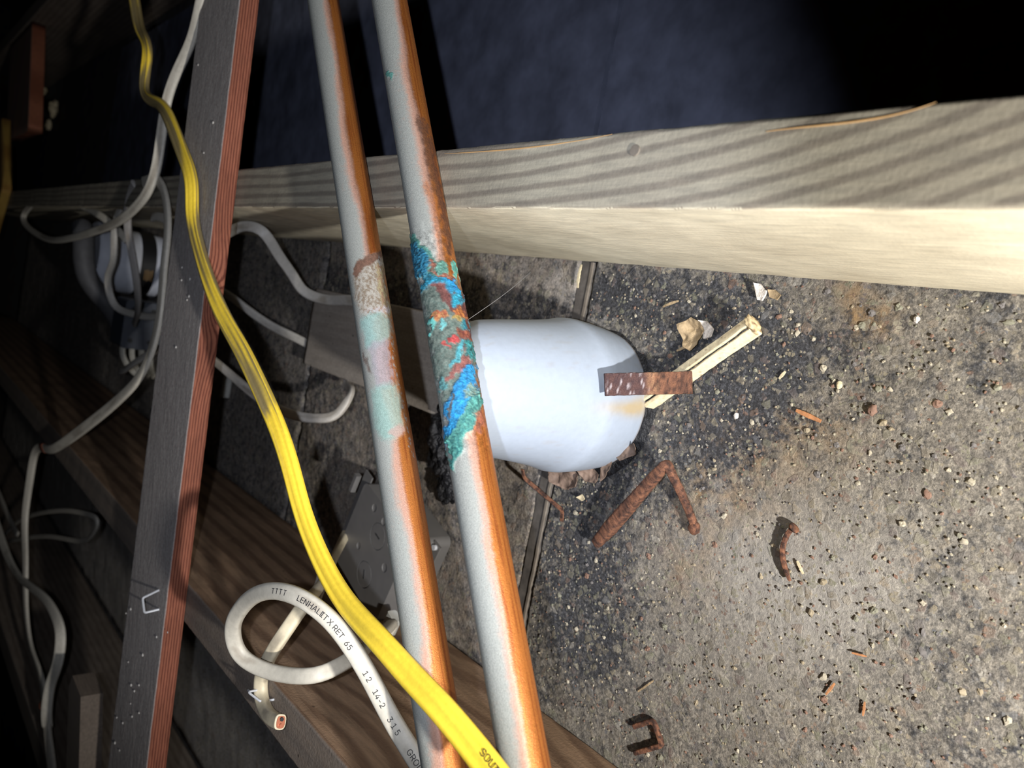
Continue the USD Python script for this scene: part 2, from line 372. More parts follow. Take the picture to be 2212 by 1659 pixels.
plain('white_plastic', (206, 210, 220), .35, var=.08, spec=.5)
plain('black_label', (22, 22, 23), .5, var=.2)
plain('label_print', (120, 92, 50), .6, var=.2)
plain('dark_plastic', (58, 62, 70), .55, var=.15)
plain('grey_hose', (70, 70, 72), .6, var=.2)
plain('clamp_grey', (168, 168, 162), .4, var=.1)
plain('insulation_black', (26, 22, 24), .5)
plain('copper_end', (176, 110, 84), .35, metal=.6)
plain('rust_tape', (120, 70, 50), .7, var=.4)
plain('chip_orange', (164, 114, 76), .8, var=.35, scale=300)
plain('splinter_wood', (170, 136, 92), .8, var=.2)
plain('chip_pale', (196, 182, 150), .8, var=.3, scale=300)
plain('chip_white', (214, 206, 196), .85, var=.25, scale=500, bump=.8, dist=.002)
plain('leaf_tan', (152, 132, 102), .8, var=.4, scale=220, bump=.7, dist=.002)
plain('speck', (200, 196, 190), .8, var=.2)
plain('thread', (170, 170, 172), .5)
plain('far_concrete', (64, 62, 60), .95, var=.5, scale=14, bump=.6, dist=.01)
for i_, c_ in enumerate(((146, 134, 112), (124, 122, 106), (104, 100, 98), (162, 154, 136), (120, 94, 80))): plain('pebble_tone_%d' % i_, c_, .8, var=.25, scale=400)

# ---------------------------------------------------------------- setting
PXL, PXR = 0.0665, 0.1045            # near joist (image top right): 38 mm wide, 184 mm tall
QXL, QXR = -0.345, -0.307            # joist across the bay
TOP = .184


def stains(P):
    q = proj(P); x, y = q[:, 0], q[:, 1]
    bl = .30 + gauss(x, y, [(1180, 620, 170, 70, .3), (1480, 720, 130, 130, .48), (1650, 720, 110, 90, .34), (1700, 800, 120, 120, .38), (1620, 940, 110, 110, .42), (1540, 900, 90, 120, .3), (1480, 620, 160, 45, .22), (1330, 640, 70, 60, .5),
                            (1260, 1180, 110, 130, .42), (1230, 1330, 100, 160, .42), (1330, 1420, 90, 120, .36), (1400, 960, 90, 90, .3), (1400, 1050, 150, 80, .18), (2140, 700, 90, 160, .3), (1850, 720, 120, 60, .25), (1900, 830, 110, 60, .22),
                            (2000, 1400, 130, 90, .15), (1240, 1060, 70, 60, .35), (1400, 800, 70, 50, .4), (2100, 1550, 160, 120, .12), (1700, 1180, 190, 160, -.22), (1750, 1330, 200, 150, -.22), (1900, 1050, 200, 130, -.12), (1570, 1300, 120, 120, -.15)])
    oc = gauss(x, y, [(1880, 690, 55, 42, 1.3), (1700, 950, 130, 70, .75), (1520, 1080, 70, 90, .55), (1480, 1230, 60, 80, .4), (1620, 1060, 90, 70, .5), (1840, 620, 40, 40, .7), (1560, 960, 70, 60, .4), (1200, 620, 90, 50, .25)])
    pa = gauss(x, y, [(1640, 1200, 200, 130, .7), (1780, 1330, 210, 130, .75), (1560, 1040, 40, 50, .6), (1230, 620, 55, 40, .9), (1900, 1200, 190, 130, .3), (1300, 690, 40, 20, .8), (1560, 1450, 160, 140, .3)])
    n = meshkit.fbm(P * np.array([38, 38, 0]) + 3.1, 4, 5)
    return np.stack([np.clip(bl + (n - .5) * .55, 0, 1.2), np.clip(oc * (.4 + 1.2 * n), 0, 1), np.clip(pa, 0, 1)], -1)


def slab(x0, x1, y0, y1, d, z=0., amp=.0012, thick=.012, seed=0):
    nx, ny = int((x1 - x0) / d) + 1, int((y1 - y0) / d) + 1
    X, Y = np.meshgrid(np.linspace(x0, x1, nx), np.linspace(y0, y1, ny), indexing='ij')
    P = np.stack([X, Y, np.zeros_like(X)], -1).reshape(-1, 3)
    h = z - amp + amp * (1.3 * (meshkit.fbm(P * 30, 4, seed) - .5) + .55 * (meshkit.fbm(P * 190, 3, seed + 3) - .5) + .35 * (meshkit.noise(P * 500, seed + 5) - .5)) * 2
    v = P.copy(); v[:, 2] = h
    i, j = np.meshgrid(np.arange(nx - 1), np.arange(ny - 1), indexing='ij'); a = i * ny + j
    f = np.stack([a, a + ny, a + ny + 1, a + 1], -1).reshape(-1, 4); f = np.vstack([f[:, :3], f[:, [0, 2, 3]]])
    rim = np.r_[np.arange(nx) * ny, (nx - 1) * ny + np.arange(1, ny), np.arange(nx - 2, -1, -1) * ny + ny - 1, np.arange(ny - 2, 0, -1)]
    b = v[rim].copy(); b[:, 2] = z - thick; n = len(v); k = np.arange(len(rim)); k2 = (k + 1) % len(rim)
    f = np.vstack([f, np.stack([rim, n + k, n + k2], -1), np.stack([rim, n + k2, rim[k2]], -1)])
    return np.vstack([v, b]), f


flo = thing('floor', None, None, kind='structure')
v, f = slab(QXR - .004, PXL + .004, -.12, .428, .0022, seed=1)
obj('slab', (v, f), 'slab_concrete', flo, attrs={'stain': stains(v)})
v, f = slab(QXR - .004, PXL + .004, .446, .9, .004, amp=.002, seed=8)
s = stains(v); s[:, 0] = .32 + .5 * (meshkit.fbm(v * 16, 4, 2) - .4); s[:, 0] += .35 * sstep(-.13, -.05, v[:, 0]) * (1 - sstep(.02, .05, v[:, 0])); s[:, 1] = .25
obj('slab', (v, f), 'trowelled_concrete', flo, attrs={'stain': np.clip(s, 0, 1)})
v, f = slab(QXR - .004, PXL + .004, .905, 3.2, .012, amp=.002, seed=9)
obj('slab', (v, f), 'trowelled_concrete', flo, attrs={'stain': np.tile([.45, .1, 0.], (len(v), 1))})
obj('expansion_strip', plank((QXR, .437, -.006), (PXL, .437, -.006), (0, 1, 0), (0, 0, 1), .0165, .009, r=.001, step=.003, rough=.0005), 'form_strip', flo, label='dark timber strip in the joint between the two slabs')
obj('expansion_strip', plank((QXR, .4315, -.004), (PXL, .4315, -.004), (0, 1, 0), (0, 0, 1), .0035, .008, r=.0008, step=.003, rough=.0005), 'strip_edge', flo)
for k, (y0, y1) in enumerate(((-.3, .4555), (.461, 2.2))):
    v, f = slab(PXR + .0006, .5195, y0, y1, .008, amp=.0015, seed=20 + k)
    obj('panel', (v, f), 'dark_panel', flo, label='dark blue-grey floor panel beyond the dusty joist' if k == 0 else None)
v, f = slab(-.742, QXL - .0006, -.3, 3.2, .012, amp=.002, seed=31)
obj('slab', (v, f), 'trowelled_concrete', flo, attrs={'stain': np.tile([-.3, .05, .5], (len(v), 1))})
obj('ground', tm(trimesh.creation.box((7, 8, .05), trimesh.transformations.translation_matrix((0, 2, -.037)))), 'dirt_floor', flo, smooth=False)
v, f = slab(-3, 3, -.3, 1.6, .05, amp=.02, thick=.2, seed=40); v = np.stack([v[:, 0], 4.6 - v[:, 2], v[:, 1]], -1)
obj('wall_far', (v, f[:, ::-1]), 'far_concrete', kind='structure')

# ---------------------------------------------------------------- joists
def joist(x0, x1, y0, y1, name, label, material, grain, seed=0, group=None, along=.006):
    t = thing(name, label, 'joist', group, loc=((x0 + x1) / 2, y0, 0))
    v, f = plank(((x0 + x1) / 2, y0, TOP / 2), ((x0 + x1) / 2, y1, TOP / 2), (1, 0, 0), (0, 0, 1), x1 - x0, TOP, along=along, seed=seed)
    v[:, 2] += np.where(v[:, 2] < .01, .0008, 0)
    obj('timber', (v, f), material, t, attrs={'grain': grain(v)})
    return t


def grain_near(v):
    x, y, z = v[:, 0] - PXL, v[:, 1], v[:, 2]
    top = z > TOP - .0012
    g = x / .0092 - 5.0 * np.exp(-(y - .11) / .13) + 1.3 * (meshkit.fbm(v * np.array([14, 5, 14]), 3, 4) - .5) + .5 * (meshkit.fbm(v * np.array([90, 9, 9]), 3, 14) - .5)
    side = .72 + .22 * (meshkit.fbm(np.c_[y * 3, z * 90, z * 0], 3, 6) - .5)
    return np.where(top, g, side)


def grain_far(v):
    x, y, z = v[:, 0], v[:, 1], v[:, 2]
    dy, dz = y - .43, z - .055                       # a knot in the inner face bends the rings around it
    k = np.sqrt((dy / 2.6) ** 2 + dz ** 2)
    return np.where(z > TOP - .004, (x - QXL) / .012 + y * 1.5, (z + 2.2 * np.exp(-((y - .42) / .11) ** 2) * .018 - .03 / (1 + (k / .03) ** 2)) / .0125)


near_joist = joist(PXL, PXR, -.35, 3.3, 'floor_joist', 'thick joist with a pale cream side and dusty grey top showing dark curved grain', 'dusty_joist', grain_near, 1)
far_joist = joist(QXL, QXR, -.3, 3.3, 'floor_joist', 'brown rough-sawn joist with the stapled cut cable on its grey top', 'brown_joist', grain_far, 2)
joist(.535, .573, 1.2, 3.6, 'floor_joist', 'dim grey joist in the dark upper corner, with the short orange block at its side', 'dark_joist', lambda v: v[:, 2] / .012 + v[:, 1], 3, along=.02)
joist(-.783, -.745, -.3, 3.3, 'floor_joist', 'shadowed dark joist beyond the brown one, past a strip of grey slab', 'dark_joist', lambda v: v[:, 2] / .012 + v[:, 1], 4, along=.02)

# splinters and a nail dent on the near joist
for pts in ([(960, 332), (1060, 326), (1180, 314), (1260, 302), (1322, 290)], [(1655, 284), (1760, 272), (1850, 262), (1940, 246), (2022, 221)]):
    P = spline([at(x, y, TOP + .0001) for k, (x, y) in enumerate(pts)], 60)
    obj('splinter', tube(P, .00035 * np.sin(np.linspace(.15, np.pi - .1, 60)) + .0001, 6), 'splinter_wood', near_joist, label='thin yellow splinter lifting from the joist edge')
c = at(1372, 325, TOP + .0002)
obj('nail_head', tm(trimesh.creation.cylinder(radius=.0028, height=.0012, sections=20, transform=trimesh.transformations.translation_matrix(c))), 'strip_edge', near_joist)

# ---------------------------------------------------------------- batten (1 x 5 laid flat over the joists)
bz = TOP + .0095 + .0006
bA, bB = np.array([.62, 0, bz]), np.array([-.70, 0, bz])
bdir = unit(np.array([.635, .06, 0]))
mid = at(388, 700, TOP + .02)                            # centre of the top face there
bc = np.array([mid[0], mid[1] + .001, bz])
A = bc + bdir * (.60 - bc[0]) / bdir[0]; B = bc + bdir * (-.72 - bc[0]) / bdir[0]
bat = thing('wood_batten', 'long grey dusty batten with a red-brown edge, lying across the joists', 'batten', loc=(bc[0], bc[1], TOP))
bside = np.array([-bdir[1], bdir[0], 0])
v, f = plank(A, B, bside, (0, 0, 1), .119, .019, r=.0015, step=.0018, along=.005, rough=.0003, seed=5)
s = (v - bc) @ bdir; zz = v[:, 2] - TOP
kn = s - .022                                               # the swirl half way along the red edge
kw = np.exp(-(kn / .05) ** 2)
g = (1 - kw) * zz / .0026 + kw * np.hypot(kn * .42, zz - .003) / .0024 + .35 * (meshkit.fbm(v * 8, 3, 3) - .5)
g = np.where(zz > .0185, ((v - bc) @ bside) / .011 + s * .5, g)
obj('board', (v, f), 'red_batten', bat, attrs={'grain': g})
rng = np.random.default_rng(3)
sp = []
for x, y in [(248, 1605), (258, 1621), (283, 1480), (290, 1493), (277, 1430), (300, 1290 + 190), (338, 1376), (362, 1366), (282, 1316), (272, 1325), (252, 1550), (285, 1548), (265, 1562), (392, 605), (410, 603), (408, 640), (404, 648), (393, 578), (380, 750), (300, 1540), (282, 1520), (308, 1415), (428, 140), (440, 330), (460, 265)]:
    r0 = rng.uniform(.0008, .0016) * (1.8 if y == 1605 else 1)
    vv, ff = rock(int(x), (r0, r0, r0 * .5), 1); sp.append((vv + at(x, y, TOP + .0204), ff))
obj('specks', joined(sp), 'speck', bat, kind='stuff')

# wire staple standing in the batten
t = thing('cable_staple', 'bright bent wire staple standing half pulled from the grey batten', 'staple', loc=at(345, 1290, TOP + .02))
z = TOP + .0195
P = polyline([at(345, 1274, z), at(308, 1292, z + .013), at(312, 1324, z + .013), at(345, 1316, z)], .0006, 2)
obj('wire', tube(P, .0011, 8), 'bright_wire', t)

# ---------------------------------------------------------------- copper pipes
def pipe(c0, c1, r, y0=-160, y1=1820, n=1100, m=120):
    """Centre line through pixels c0 (top) and c1 (bottom) in the plane just above the joists."""
    zc = TOP + r + .0003
    a, b = at(*c0, zc), at(*c1, zc); d = unit(b - a); L_ = np.linalg.norm(b - a)
    P0, P1 = a - d * L_ * .16, b + d * L_ * .16
    P = P0 + (P1 - P0) * np.linspace(0, 1, n)[:, None]
    e = unit(CAM_P - (a + b) / 2); e = unit(e - (e @ d) * d); sd = np.cross(d, e)
    if (proj(a + sd * .01) - proj(a))[0] < 0: sd = -sd
    th = np.linspace(0, 2 * np.pi, m, endpoint=False)
    v = (P[:, None] + r * (np.cos(th)[None, :, None] * e + np.sin(th)[None, :, None] * sd)).reshape(-1, 3)
    nrm = np.broadcast_to(np.cos(th)[None, :, None] * e + np.sin(th)[None, :, None] * sd, (n, m, 3)).reshape(-1, 3)
    i, j = np.meshgrid(np.arange(n - 1), np.arange(m), indexing='ij'); k = (j + 1) % m
    q = np.stack([i * m + j, i * m + k, (i + 1) * m + k, (i + 1) * m + j], -1).reshape(-1, 4)
    f = np.vstack([q[:, :3], q[:, [0, 2, 3]]])
    if trimesh.Trimesh(v, f, process=False).volume < 0: f = f[:, ::-1]
    TH = np.tile(np.where(th > np.pi, th - 2 * np.pi, th), n)       # 0 faces the phone, + is image right (the underside)
    yc = np.repeat(proj(P)[:, 1], m)
    s = np.repeat(np.linspace(0, np.linalg.norm(P1 - P0), n), m)
    return v, f, nrm, TH, yc, s


def col(*c): return np.array(lin(*c))


def blend(C, c, w): return C * (1 - w[:, None]) + np.asarray(c)[None] * w[:, None]


def copper_base(v, TH, s, seed, edge=.42, pink=1.0):
    edge = np.asarray(edge)
    nz = meshkit.fbm(np.c_[s * 26, np.sin(TH) * .9, np.cos(TH) * .9], 4, seed); fi = meshkit.fbm(v * 700, 2, seed + 3)
    st = meshkit.fbm(np.c_[s * 22, TH * 14, TH * 0], 4, seed + 7)
    C = blend(np.tile(col(214, 132, 62), (len(v), 1)), col(176, 96, 44), sstep(.45, .75, st))
    d = edge + (nz - .5) * .45
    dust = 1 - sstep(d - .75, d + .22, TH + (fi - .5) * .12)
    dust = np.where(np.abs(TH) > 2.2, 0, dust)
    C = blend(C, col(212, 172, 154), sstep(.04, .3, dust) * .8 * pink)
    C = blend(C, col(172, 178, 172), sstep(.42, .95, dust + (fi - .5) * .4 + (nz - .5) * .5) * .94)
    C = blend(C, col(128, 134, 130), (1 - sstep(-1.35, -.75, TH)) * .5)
    return C, 1 - sstep(.1, .7, dust), nz, fi


# pipe carrying the blue-green crust
R2 = .0123
v, f, nrm, TH, yc, s = pipe((841, 0), (1135, 1659), R2, n=1500)
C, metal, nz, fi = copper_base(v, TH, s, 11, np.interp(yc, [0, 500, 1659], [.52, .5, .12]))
q = proj(v); w1, w2 = meshkit.fbm(v * 230, 5, 21) - .5, meshkit.fbm(v * 230, 5, 22) - .5
X, Y = q[:, 0] + w1 * 30, q[:, 1] + w2 * 30; front = np.cos(TH) > -.12
fine = meshkit.fbm(v * 900, 3, 31); H = np.zeros(len(v)); grit = meshkit.noise(v * 1500, 33) ** 1.5


def soft_poly(pts, soft=5):
    pts = np.asarray(pts, float); out = np.zeros(len(v))
    bx = (X > pts[:, 0].min() - 20) & (X < pts[:, 0].max() + 20) & (Y > pts[:, 1].min() - 20) & (Y < pts[:, 1].max() + 20) & front
    acc = np.zeros(bx.sum())
    offs = [(0, 0), (soft, 0), (-soft, 0), (0, soft), (0, -soft), (.7 * soft, .7 * soft), (-.7 * soft, .7 * soft), (.7 * soft, -.7 * soft), (-.7 * soft, -.7 * soft)]
    for dx, dy in offs: acc += inside(pts, X[bx] + dx, Y[bx] + dy)
    out[bx] = acc / len(offs); return sstep(.15, .85, out)


def patch(pts, c, c2=None, h=0., gritty=0., soft=4, keep=1.):
    global C, H, metal
    w = soft_poly(pts, soft) * keep
    cc = np.tile(np.array(lin(*c)), (len(v), 1))
    if c2: cc = cc + (np.array(lin(*c2)) - np.array(lin(*c)))[None] * sstep(.35, .7, fine)[:, None]
    C = C * (1 - w[:, None]) + cc * w[:, None]; metal = metal * (1 - .9 * w)
    H += w * (h + gritty * grit)


mm = .001
patch([(893, 250), (912, 300), (935, 400), (955, 490), (968, 560), (982, 560), (975, 500), (955, 400), (935, 300), (915, 250)], (104, 66, 44), (70, 46, 34), keep=.85, soft=7)
patch([(905, 400), (930, 430), (945, 520), (960, 560), (950, 470), (930, 390)], (196, 120, 62), (150, 88, 48), keep=.6, soft=6)
patch([(905, 612), (960, 600), (990, 600), (1020, 690), (1030, 790), (1040, 860), (960, 880), (935, 790), (915, 690)], (122, 134, 124), (98, 116, 108), .15 * mm, .25 * mm, soft=10)
patch([(962, 606), (985, 640), (1002, 700), (1015, 760), (1024, 770), (1020, 700), (1002, 640), (975, 600)], (118, 66, 58), (92, 50, 42), .05 * mm, .2 * mm)
patch([(918, 598), (950, 596), (980, 640), (1003, 690), (990, 694), (962, 650), (938, 618), (920, 618)], (126, 78, 72), (104, 60, 56), .05 * mm, .1 * mm)
patch([(884, 505), (905, 512), (925, 535), (940, 565), (966, 585), (970, 600), (935, 598), (905, 606), (896, 590), (890, 545)], (96, 156, 144), (70, 128, 118), .35 * mm, .5 * mm)
patch([(886, 528), (905, 528), (922, 548), (928, 575), (922, 600), (902, 604), (894, 575)], (40, 124, 158), (26, 84, 104), .45 * mm, .7 * mm)
patch([(938, 556), (962, 566), (972, 590), (958, 592), (940, 582)], (116, 168, 152), (84, 138, 124), .3 * mm, .5 * mm)
patch([(924, 548), (933, 560), (940, 580), (932, 592), (927, 570)], (158, 96, 78), (120, 66, 50), .1 * mm, .2 * mm)
patch([(906, 604), (935, 596), (962, 594), (985, 615), (996, 640), (998, 662), (980, 640), (960, 618), (940, 608), (925, 622), (912, 630)], (44, 146, 178), (30, 106, 126), .4 * mm, .7 * mm)
patch([(952, 596), (975, 605), (994, 636), (990, 646), (970, 622)], (40, 132, 196), (34, 160, 196), .3 * mm, .5 * mm)
patch([(974, 640), (985, 640), (995, 662), (985, 666)], (48, 170, 200), (40, 140, 160), .3 * mm, .5 * mm)
patch([(918, 590), (940, 586), (965, 592), (985, 606), (984, 611), (962, 597), (940, 591)], (176, 116, 96), (140, 84, 66), .1 * mm, .1 * mm, soft=2)
patch([(976, 560), (982, 560), (988, 600), (990, 612), (983, 606)], (110, 190, 172), (84, 160, 146), .3 * mm, .5 * mm, soft=2)
patch([(930, 682), (945, 672), (962, 674), (970, 686), (955, 694), (935, 694)], (176, 96, 66), (190, 140, 90), .1 * mm, .2 * mm)
patch([(978, 668), (1000, 672), (1012, 690), (990, 692)], (196, 122, 62), (150, 82, 44), .1 * mm, .1 * mm)
patch([(970, 690), (990, 684), (1004, 692), (985, 698)], (190, 160, 90), None, .1 * mm, soft=3)
patch([(992, 686), (1006, 694), (1016, 722), (1010, 732), (998, 712)], (58, 150, 160), (30, 90, 110), .3 * mm, .5 * mm)
patch([(988, 710), (1008, 712), (1022, 742), (1018, 760), (996, 752)], (124, 62, 54), (160, 92, 62), .1 * mm, .15 * mm)
patch([(928, 692), (936, 688), (942, 700), (942, 716), (934, 722), (928, 710)], (120, 206, 196), (90, 180, 176), .7 * mm, .1 * mm, soft=3)
patch([(953, 692), (960, 690), (958, 705), (952, 715)], (116, 190, 190), None, .3 * mm, soft=2)
patch([(968, 728), (985, 722), (990, 735), (982, 745), (968, 740)], (206, 84, 84), (190, 70, 66), .2 * mm, .2 * mm, soft=2)
patch([(956, 742), (962, 738), (964, 748), (974, 752), (972, 758), (958, 752)], (196, 90, 84), None, .15 * mm, soft=2)
patch([(990, 735), (1004, 730), (1000, 755), (985, 790), (972, 800), (980, 770)], (92, 178, 190), (64, 140, 150), .2 * mm, .4 * mm)
patch([(1002, 738), (1014, 735), (1026, 770), (1022, 790), (1010, 765)], (60, 150, 150), (40, 104, 106), .3 * mm, .6 * mm)
patch([(1004, 758), (1018, 775), (1022, 792), (1004, 796), (990, 806), (960, 822), (962, 812), (985, 796)], (158, 98, 90), (128, 82, 76), .05 * mm, .1 * mm)
patch([(946, 818), (962, 815), (964, 835), (950, 850)], (104, 172, 176), (84, 130, 128), .2 * mm, .4 * mm)
patch([(1004, 788), (1024, 790), (1032, 830), (1032, 870), (1010, 880), (994, 905), (982, 950), (966, 975), (960, 940), (968, 900), (958, 910), (966, 870), (978, 838), (990, 812)], (46, 160, 216), (34, 130, 190), .45 * mm, .8 * mm)
patch([(976, 850), (984, 848), (978, 880), (972, 905), (968, 900)], (90, 96, 98), None, 0, .1 * mm, soft=2)
patch([(1030, 842), (1038, 870), (1034, 905), (1012, 935), (990, 985), (982, 1030), (970, 985), (964, 950), (980, 945), (992, 905), (1010, 878)], (92, 164, 152), (56, 124, 122), .4 * mm, .8 * mm)
patch([(1008, 838), (1020, 830), (1030, 850), (1018, 862), (1004, 868)], (150, 150, 84), (110, 150, 120), .1 * mm, .4 * mm, keep=.7)
patch([(1030, 880), (1046, 890), (1048, 930), (1035, 945), (1024, 920)], (178, 104, 74), (140, 84, 64), .05 * mm, .1 * mm, soft=6)
patch([(835, 155), (842, 151), (850, 156), (851, 168), (843, 174), (836, 167)], (112, 176, 164), (86, 148, 140), .3 * mm, soft=3)
mot = meshkit.fbm(v * np.array([420, 420, 420]), 4, 35); zone = sstep(480, 540, yc) * (1 - sstep(960, 1020, yc)) * front
C = C * (1 + zone * ((mot - .5) * 1.5 + (grit - .35) * .5))[:, None].clip(.3, 1.9)
wr = sstep(620, 660, yc) * (1 - sstep(800, 860, yc)) * front
H += wr * .0007 * (meshkit.fbm(np.c_[s * 260, TH * 3.2, TH * 0], 3, 44) - .4) + .00012 * (fine - .5)
v = v + nrm * H[:, None]
p = thing('copper_pipe', 'dusty copper pipe crusted with bright blue-green corrosion', 'pipe', 'copper pipes', loc=at(985, 800, TOP)); p.ClearCustomDataByKey('group')
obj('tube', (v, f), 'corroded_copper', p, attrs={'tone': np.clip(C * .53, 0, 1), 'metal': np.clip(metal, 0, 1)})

# the second pipe
v, f, nrm, TH, yc, s = pipe((698, 0), (961, 1659), .0125)
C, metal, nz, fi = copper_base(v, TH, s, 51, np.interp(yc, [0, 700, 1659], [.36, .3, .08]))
q = proj(v); w1, w2 = meshkit.fbm(v * 200, 4, 61) - .5, meshkit.fbm(v * 200, 4, 62) - .5
X, Y = q[:, 0] + w1 * 18, q[:, 1] + w2 * 18; front = np.cos(TH) > -.12; fine = meshkit.fbm(v * 700, 3, 71); H = np.zeros(len(v)); grit = meshkit.noise(v * 1300, 73) ** 1.5
patch([(760, 592), (780, 560), (822, 545), (832, 560), (834, 620), (845, 680), (790, 690), (766, 650)], (196, 190, 178), (150, 132, 112), .05 * mm, .15 * mm, soft=6)
patch([(812, 575), (828, 570), (842, 660), (848, 690), (830, 680), (818, 620)], (150, 106, 66), (196, 186, 140), .05 * mm, .1 * mm, keep=.8)
patch([(756, 590), (775, 562), (822, 540), (824, 556), (795, 572), (768, 600)], (140, 104, 86), (116, 86, 70), 0, 0, soft=3)
patch([(785, 672), (830, 660), (846, 672), (800, 684)], (210, 204, 206), (170, 130, 100), .05 * mm, .1 * mm, keep=.8)
patch([(778, 690), (800, 672), (835, 680), (848, 712), (835, 740), (800, 760), (784, 735)], (160, 204, 198), (146, 188, 182), .05 * mm, .1 * mm, soft=9, keep=.75)
patch([(795, 745), (838, 730), (850, 830), (815, 850)], (184, 176, 184), (168, 164, 170), 0, .05 * mm, keep=.8, soft=8)
patch([(800, 840), (855, 820), (868, 880), (876, 930), (840, 955), (815, 945), (805, 890)], (160, 200, 190), (146, 186, 176), .05 * mm, .1 * mm, soft=12, keep=.75)
patch([(835, 935), (858, 915), (880, 925), (860, 945)], (206, 160, 150), None, 0, keep=.6, soft=5)
patch([(783, 745), (792, 780), (802, 800), (806, 815), (795, 800), (785, 775)], (120, 96, 86), None, -.3 * mm, keep=.8, soft=3)
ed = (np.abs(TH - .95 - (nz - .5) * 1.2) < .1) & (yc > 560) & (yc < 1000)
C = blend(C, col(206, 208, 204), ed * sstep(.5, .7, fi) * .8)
v = v + nrm * H[:, None]
p = thing('copper_pipe', 'dusty copper pipe with pale turquoise stains, the one nearer the yellow cable', 'pipe', loc=at(824, 800, TOP))
obj('tube', (v, f), 'corroded_copper', p, attrs={'tone': np.clip(C * .53, 0, 1), 'metal': np.clip(metal, 0, 1)})


# ---------------------------------------------------------------- cables
def cable(P, w, h, a=.5, twist=None, lobes=0., m=28, taper=None):
    T, U, N = frames(P, a, twist)
    sec = flat_section(w, h, m, lobes)
    return outward(sweep(P, U, N, sec)), (T, U, N), m


def lettering(P, fr, text, start, height, off, side=0., flip=False):
    """Printed letters laid on a cable from arc length START (metres)."""
    T, U, N = fr; s = np.r_[0, np.cumsum(np.linalg.norm(np.diff(P, axis=0), axis=1))]
    m = meshkit.text_mesh(text, height, .00012); lv = np.array(m.vertices)
    if not flip: lv[:, 1] = height - lv[:, 1]
    tt = np.clip(start + (-lv[:, 0] if flip else lv[:, 0]), 0, s[-1]); g = lambda A: np.stack([np.interp(tt, s, A[:, k]) for k in range(3)], -1)
    v = g(P) + g(U) * (side + (lv[:, 1] - height / 2))[:, None] + g(N) * (off + lv[:, 2])[:, None]
    return v, np.array(m.faces)


def tone_along(n, m, base, fn=None, cap=True):
    C = np.tile(col(*base), (n * m, 1))
    if fn is not None:
        i, j = np.divmod(np.arange(n * m), m); C = fn(C, i / (n - 1), j * 2 * np.pi / m)
    return np.vstack([C, C[:1], C[-1:]])


def px_path(pts, n=200):
    return spline([at(x, y, z) for x, y, z in pts], n)


# yellow cable
yp = [(262, -60, .215), (292, 10, .21), (305, 70, .21), (318, 120, .21), (312, 178, .21), (340, 222, .21), (372, 272, .212), (398, 340, .213), (414, 405, .213), (415, 452, .213), (428, 530, .213), (452, 610, .214), (486, 690, .214), (520, 752, .214), (562, 838, .214), (600, 925, .213), (625, 1000, .212), (652, 1100, .211),
      (690, 1200, .211), (745, 1298, .213), (815, 1378, .216), (890, 1462, .2185), (955, 1532, .2205), (1010, 1598, .221), (1062, 1665, .221), (1130, 1760, .22)]
P = px_path(yp, 420)
tw = .35 * np.sin(np.linspace(0, 22, 420)) * np.linspace(1, .4, 420)
(v, f), fr, m = cable(P, .0140, .0066, .35, tw, lobes=.10, m=40)
n = len(P); pq = proj(P)[:, 1]


def dirty(C, t, a):
    i = np.clip((t * (n - 1)).round().astype(int), 0, n - 1); y = pq[i]
    b = meshkit.fbm(np.c_[t * 13, np.cos(a) * 2.6, np.sin(a) * 1.2], 4, 77); st = meshkit.fbm(np.c_[t * 6, np.cos(a) * 5.5, a * 0], 3, 78)
    amt = np.interp(y, [0, 80, 130, 180, 300, 400, 440, 500, 640, 880, 910, 1100, 1700], [.8, 1., .35, 1.1, 1.0, .6, .5, 1.05, .8, .85, .3, .22, .1])
    C = blend(C, col(112, 103, 84), np.clip(sstep(.70 - amt * .42, .90 - amt * .40, .5 * b + .5 * st) * .9, 0, 1))
    return blend(C, col(120, 96, 40), sstep(.58, .66, st) * .25)


yc_ = thing('yellow_cable', 'thick yellow sheathed electrical cable, dirty along its upper half, draped over the pipes', 'cable', loc=P[250])
obj('sheath', (v, f), 'yellow_sheath', yc_, attrs={'tone': tone_along(n, m, (250, 214, 66), dirty)})
sl = np.r_[0, np.cumsum(np.linalg.norm(np.diff(P, axis=0), axis=1))]; s0 = sl[np.argmin(np.abs(proj(P)[:, 1] - 1630))]
obj('printed_lettering', lettering(P, fr, 'SOUTHWIRE', s0, .0034, .0034, .0028 if fr[1][380] @ CAM_R[:, 0] > 0 else -.0028), 'ink', yc_)

WHITE = (206, 200, 186)


def grime(seed, amt=.3, c=(140, 130, 116)):
    def fn(C, t, a):
        b = meshkit.fbm(np.c_[t * 18, np.cos(a), np.sin(a)], 4, seed); return blend(C, col(*c), sstep(.62 - amt * .3, .8, b) * .7)
    return fn


def white_cable(pts, label, w=.0105, h=.006, n=220, a=.5, twist=None, base=WHITE, seed=1, m=24, amt=.3, name='white_cable', P=None):
    P = px_path(pts, n) if P is None else P
    tw = twist if twist is None or not np.isscalar(twist) else twist * np.sin(np.linspace(0, 9, n) + seed)
    (v, f), fr, m = cable(P, w, h, a, tw, m=m)
    t = thing(name, label, 'cable', loc=P[n // 2])
    obj('sheath', (v, f), 'white_sheath', t, attrs={'tone': tone_along(n, m, base, grime(seed, amt))})
    return t, P, fr


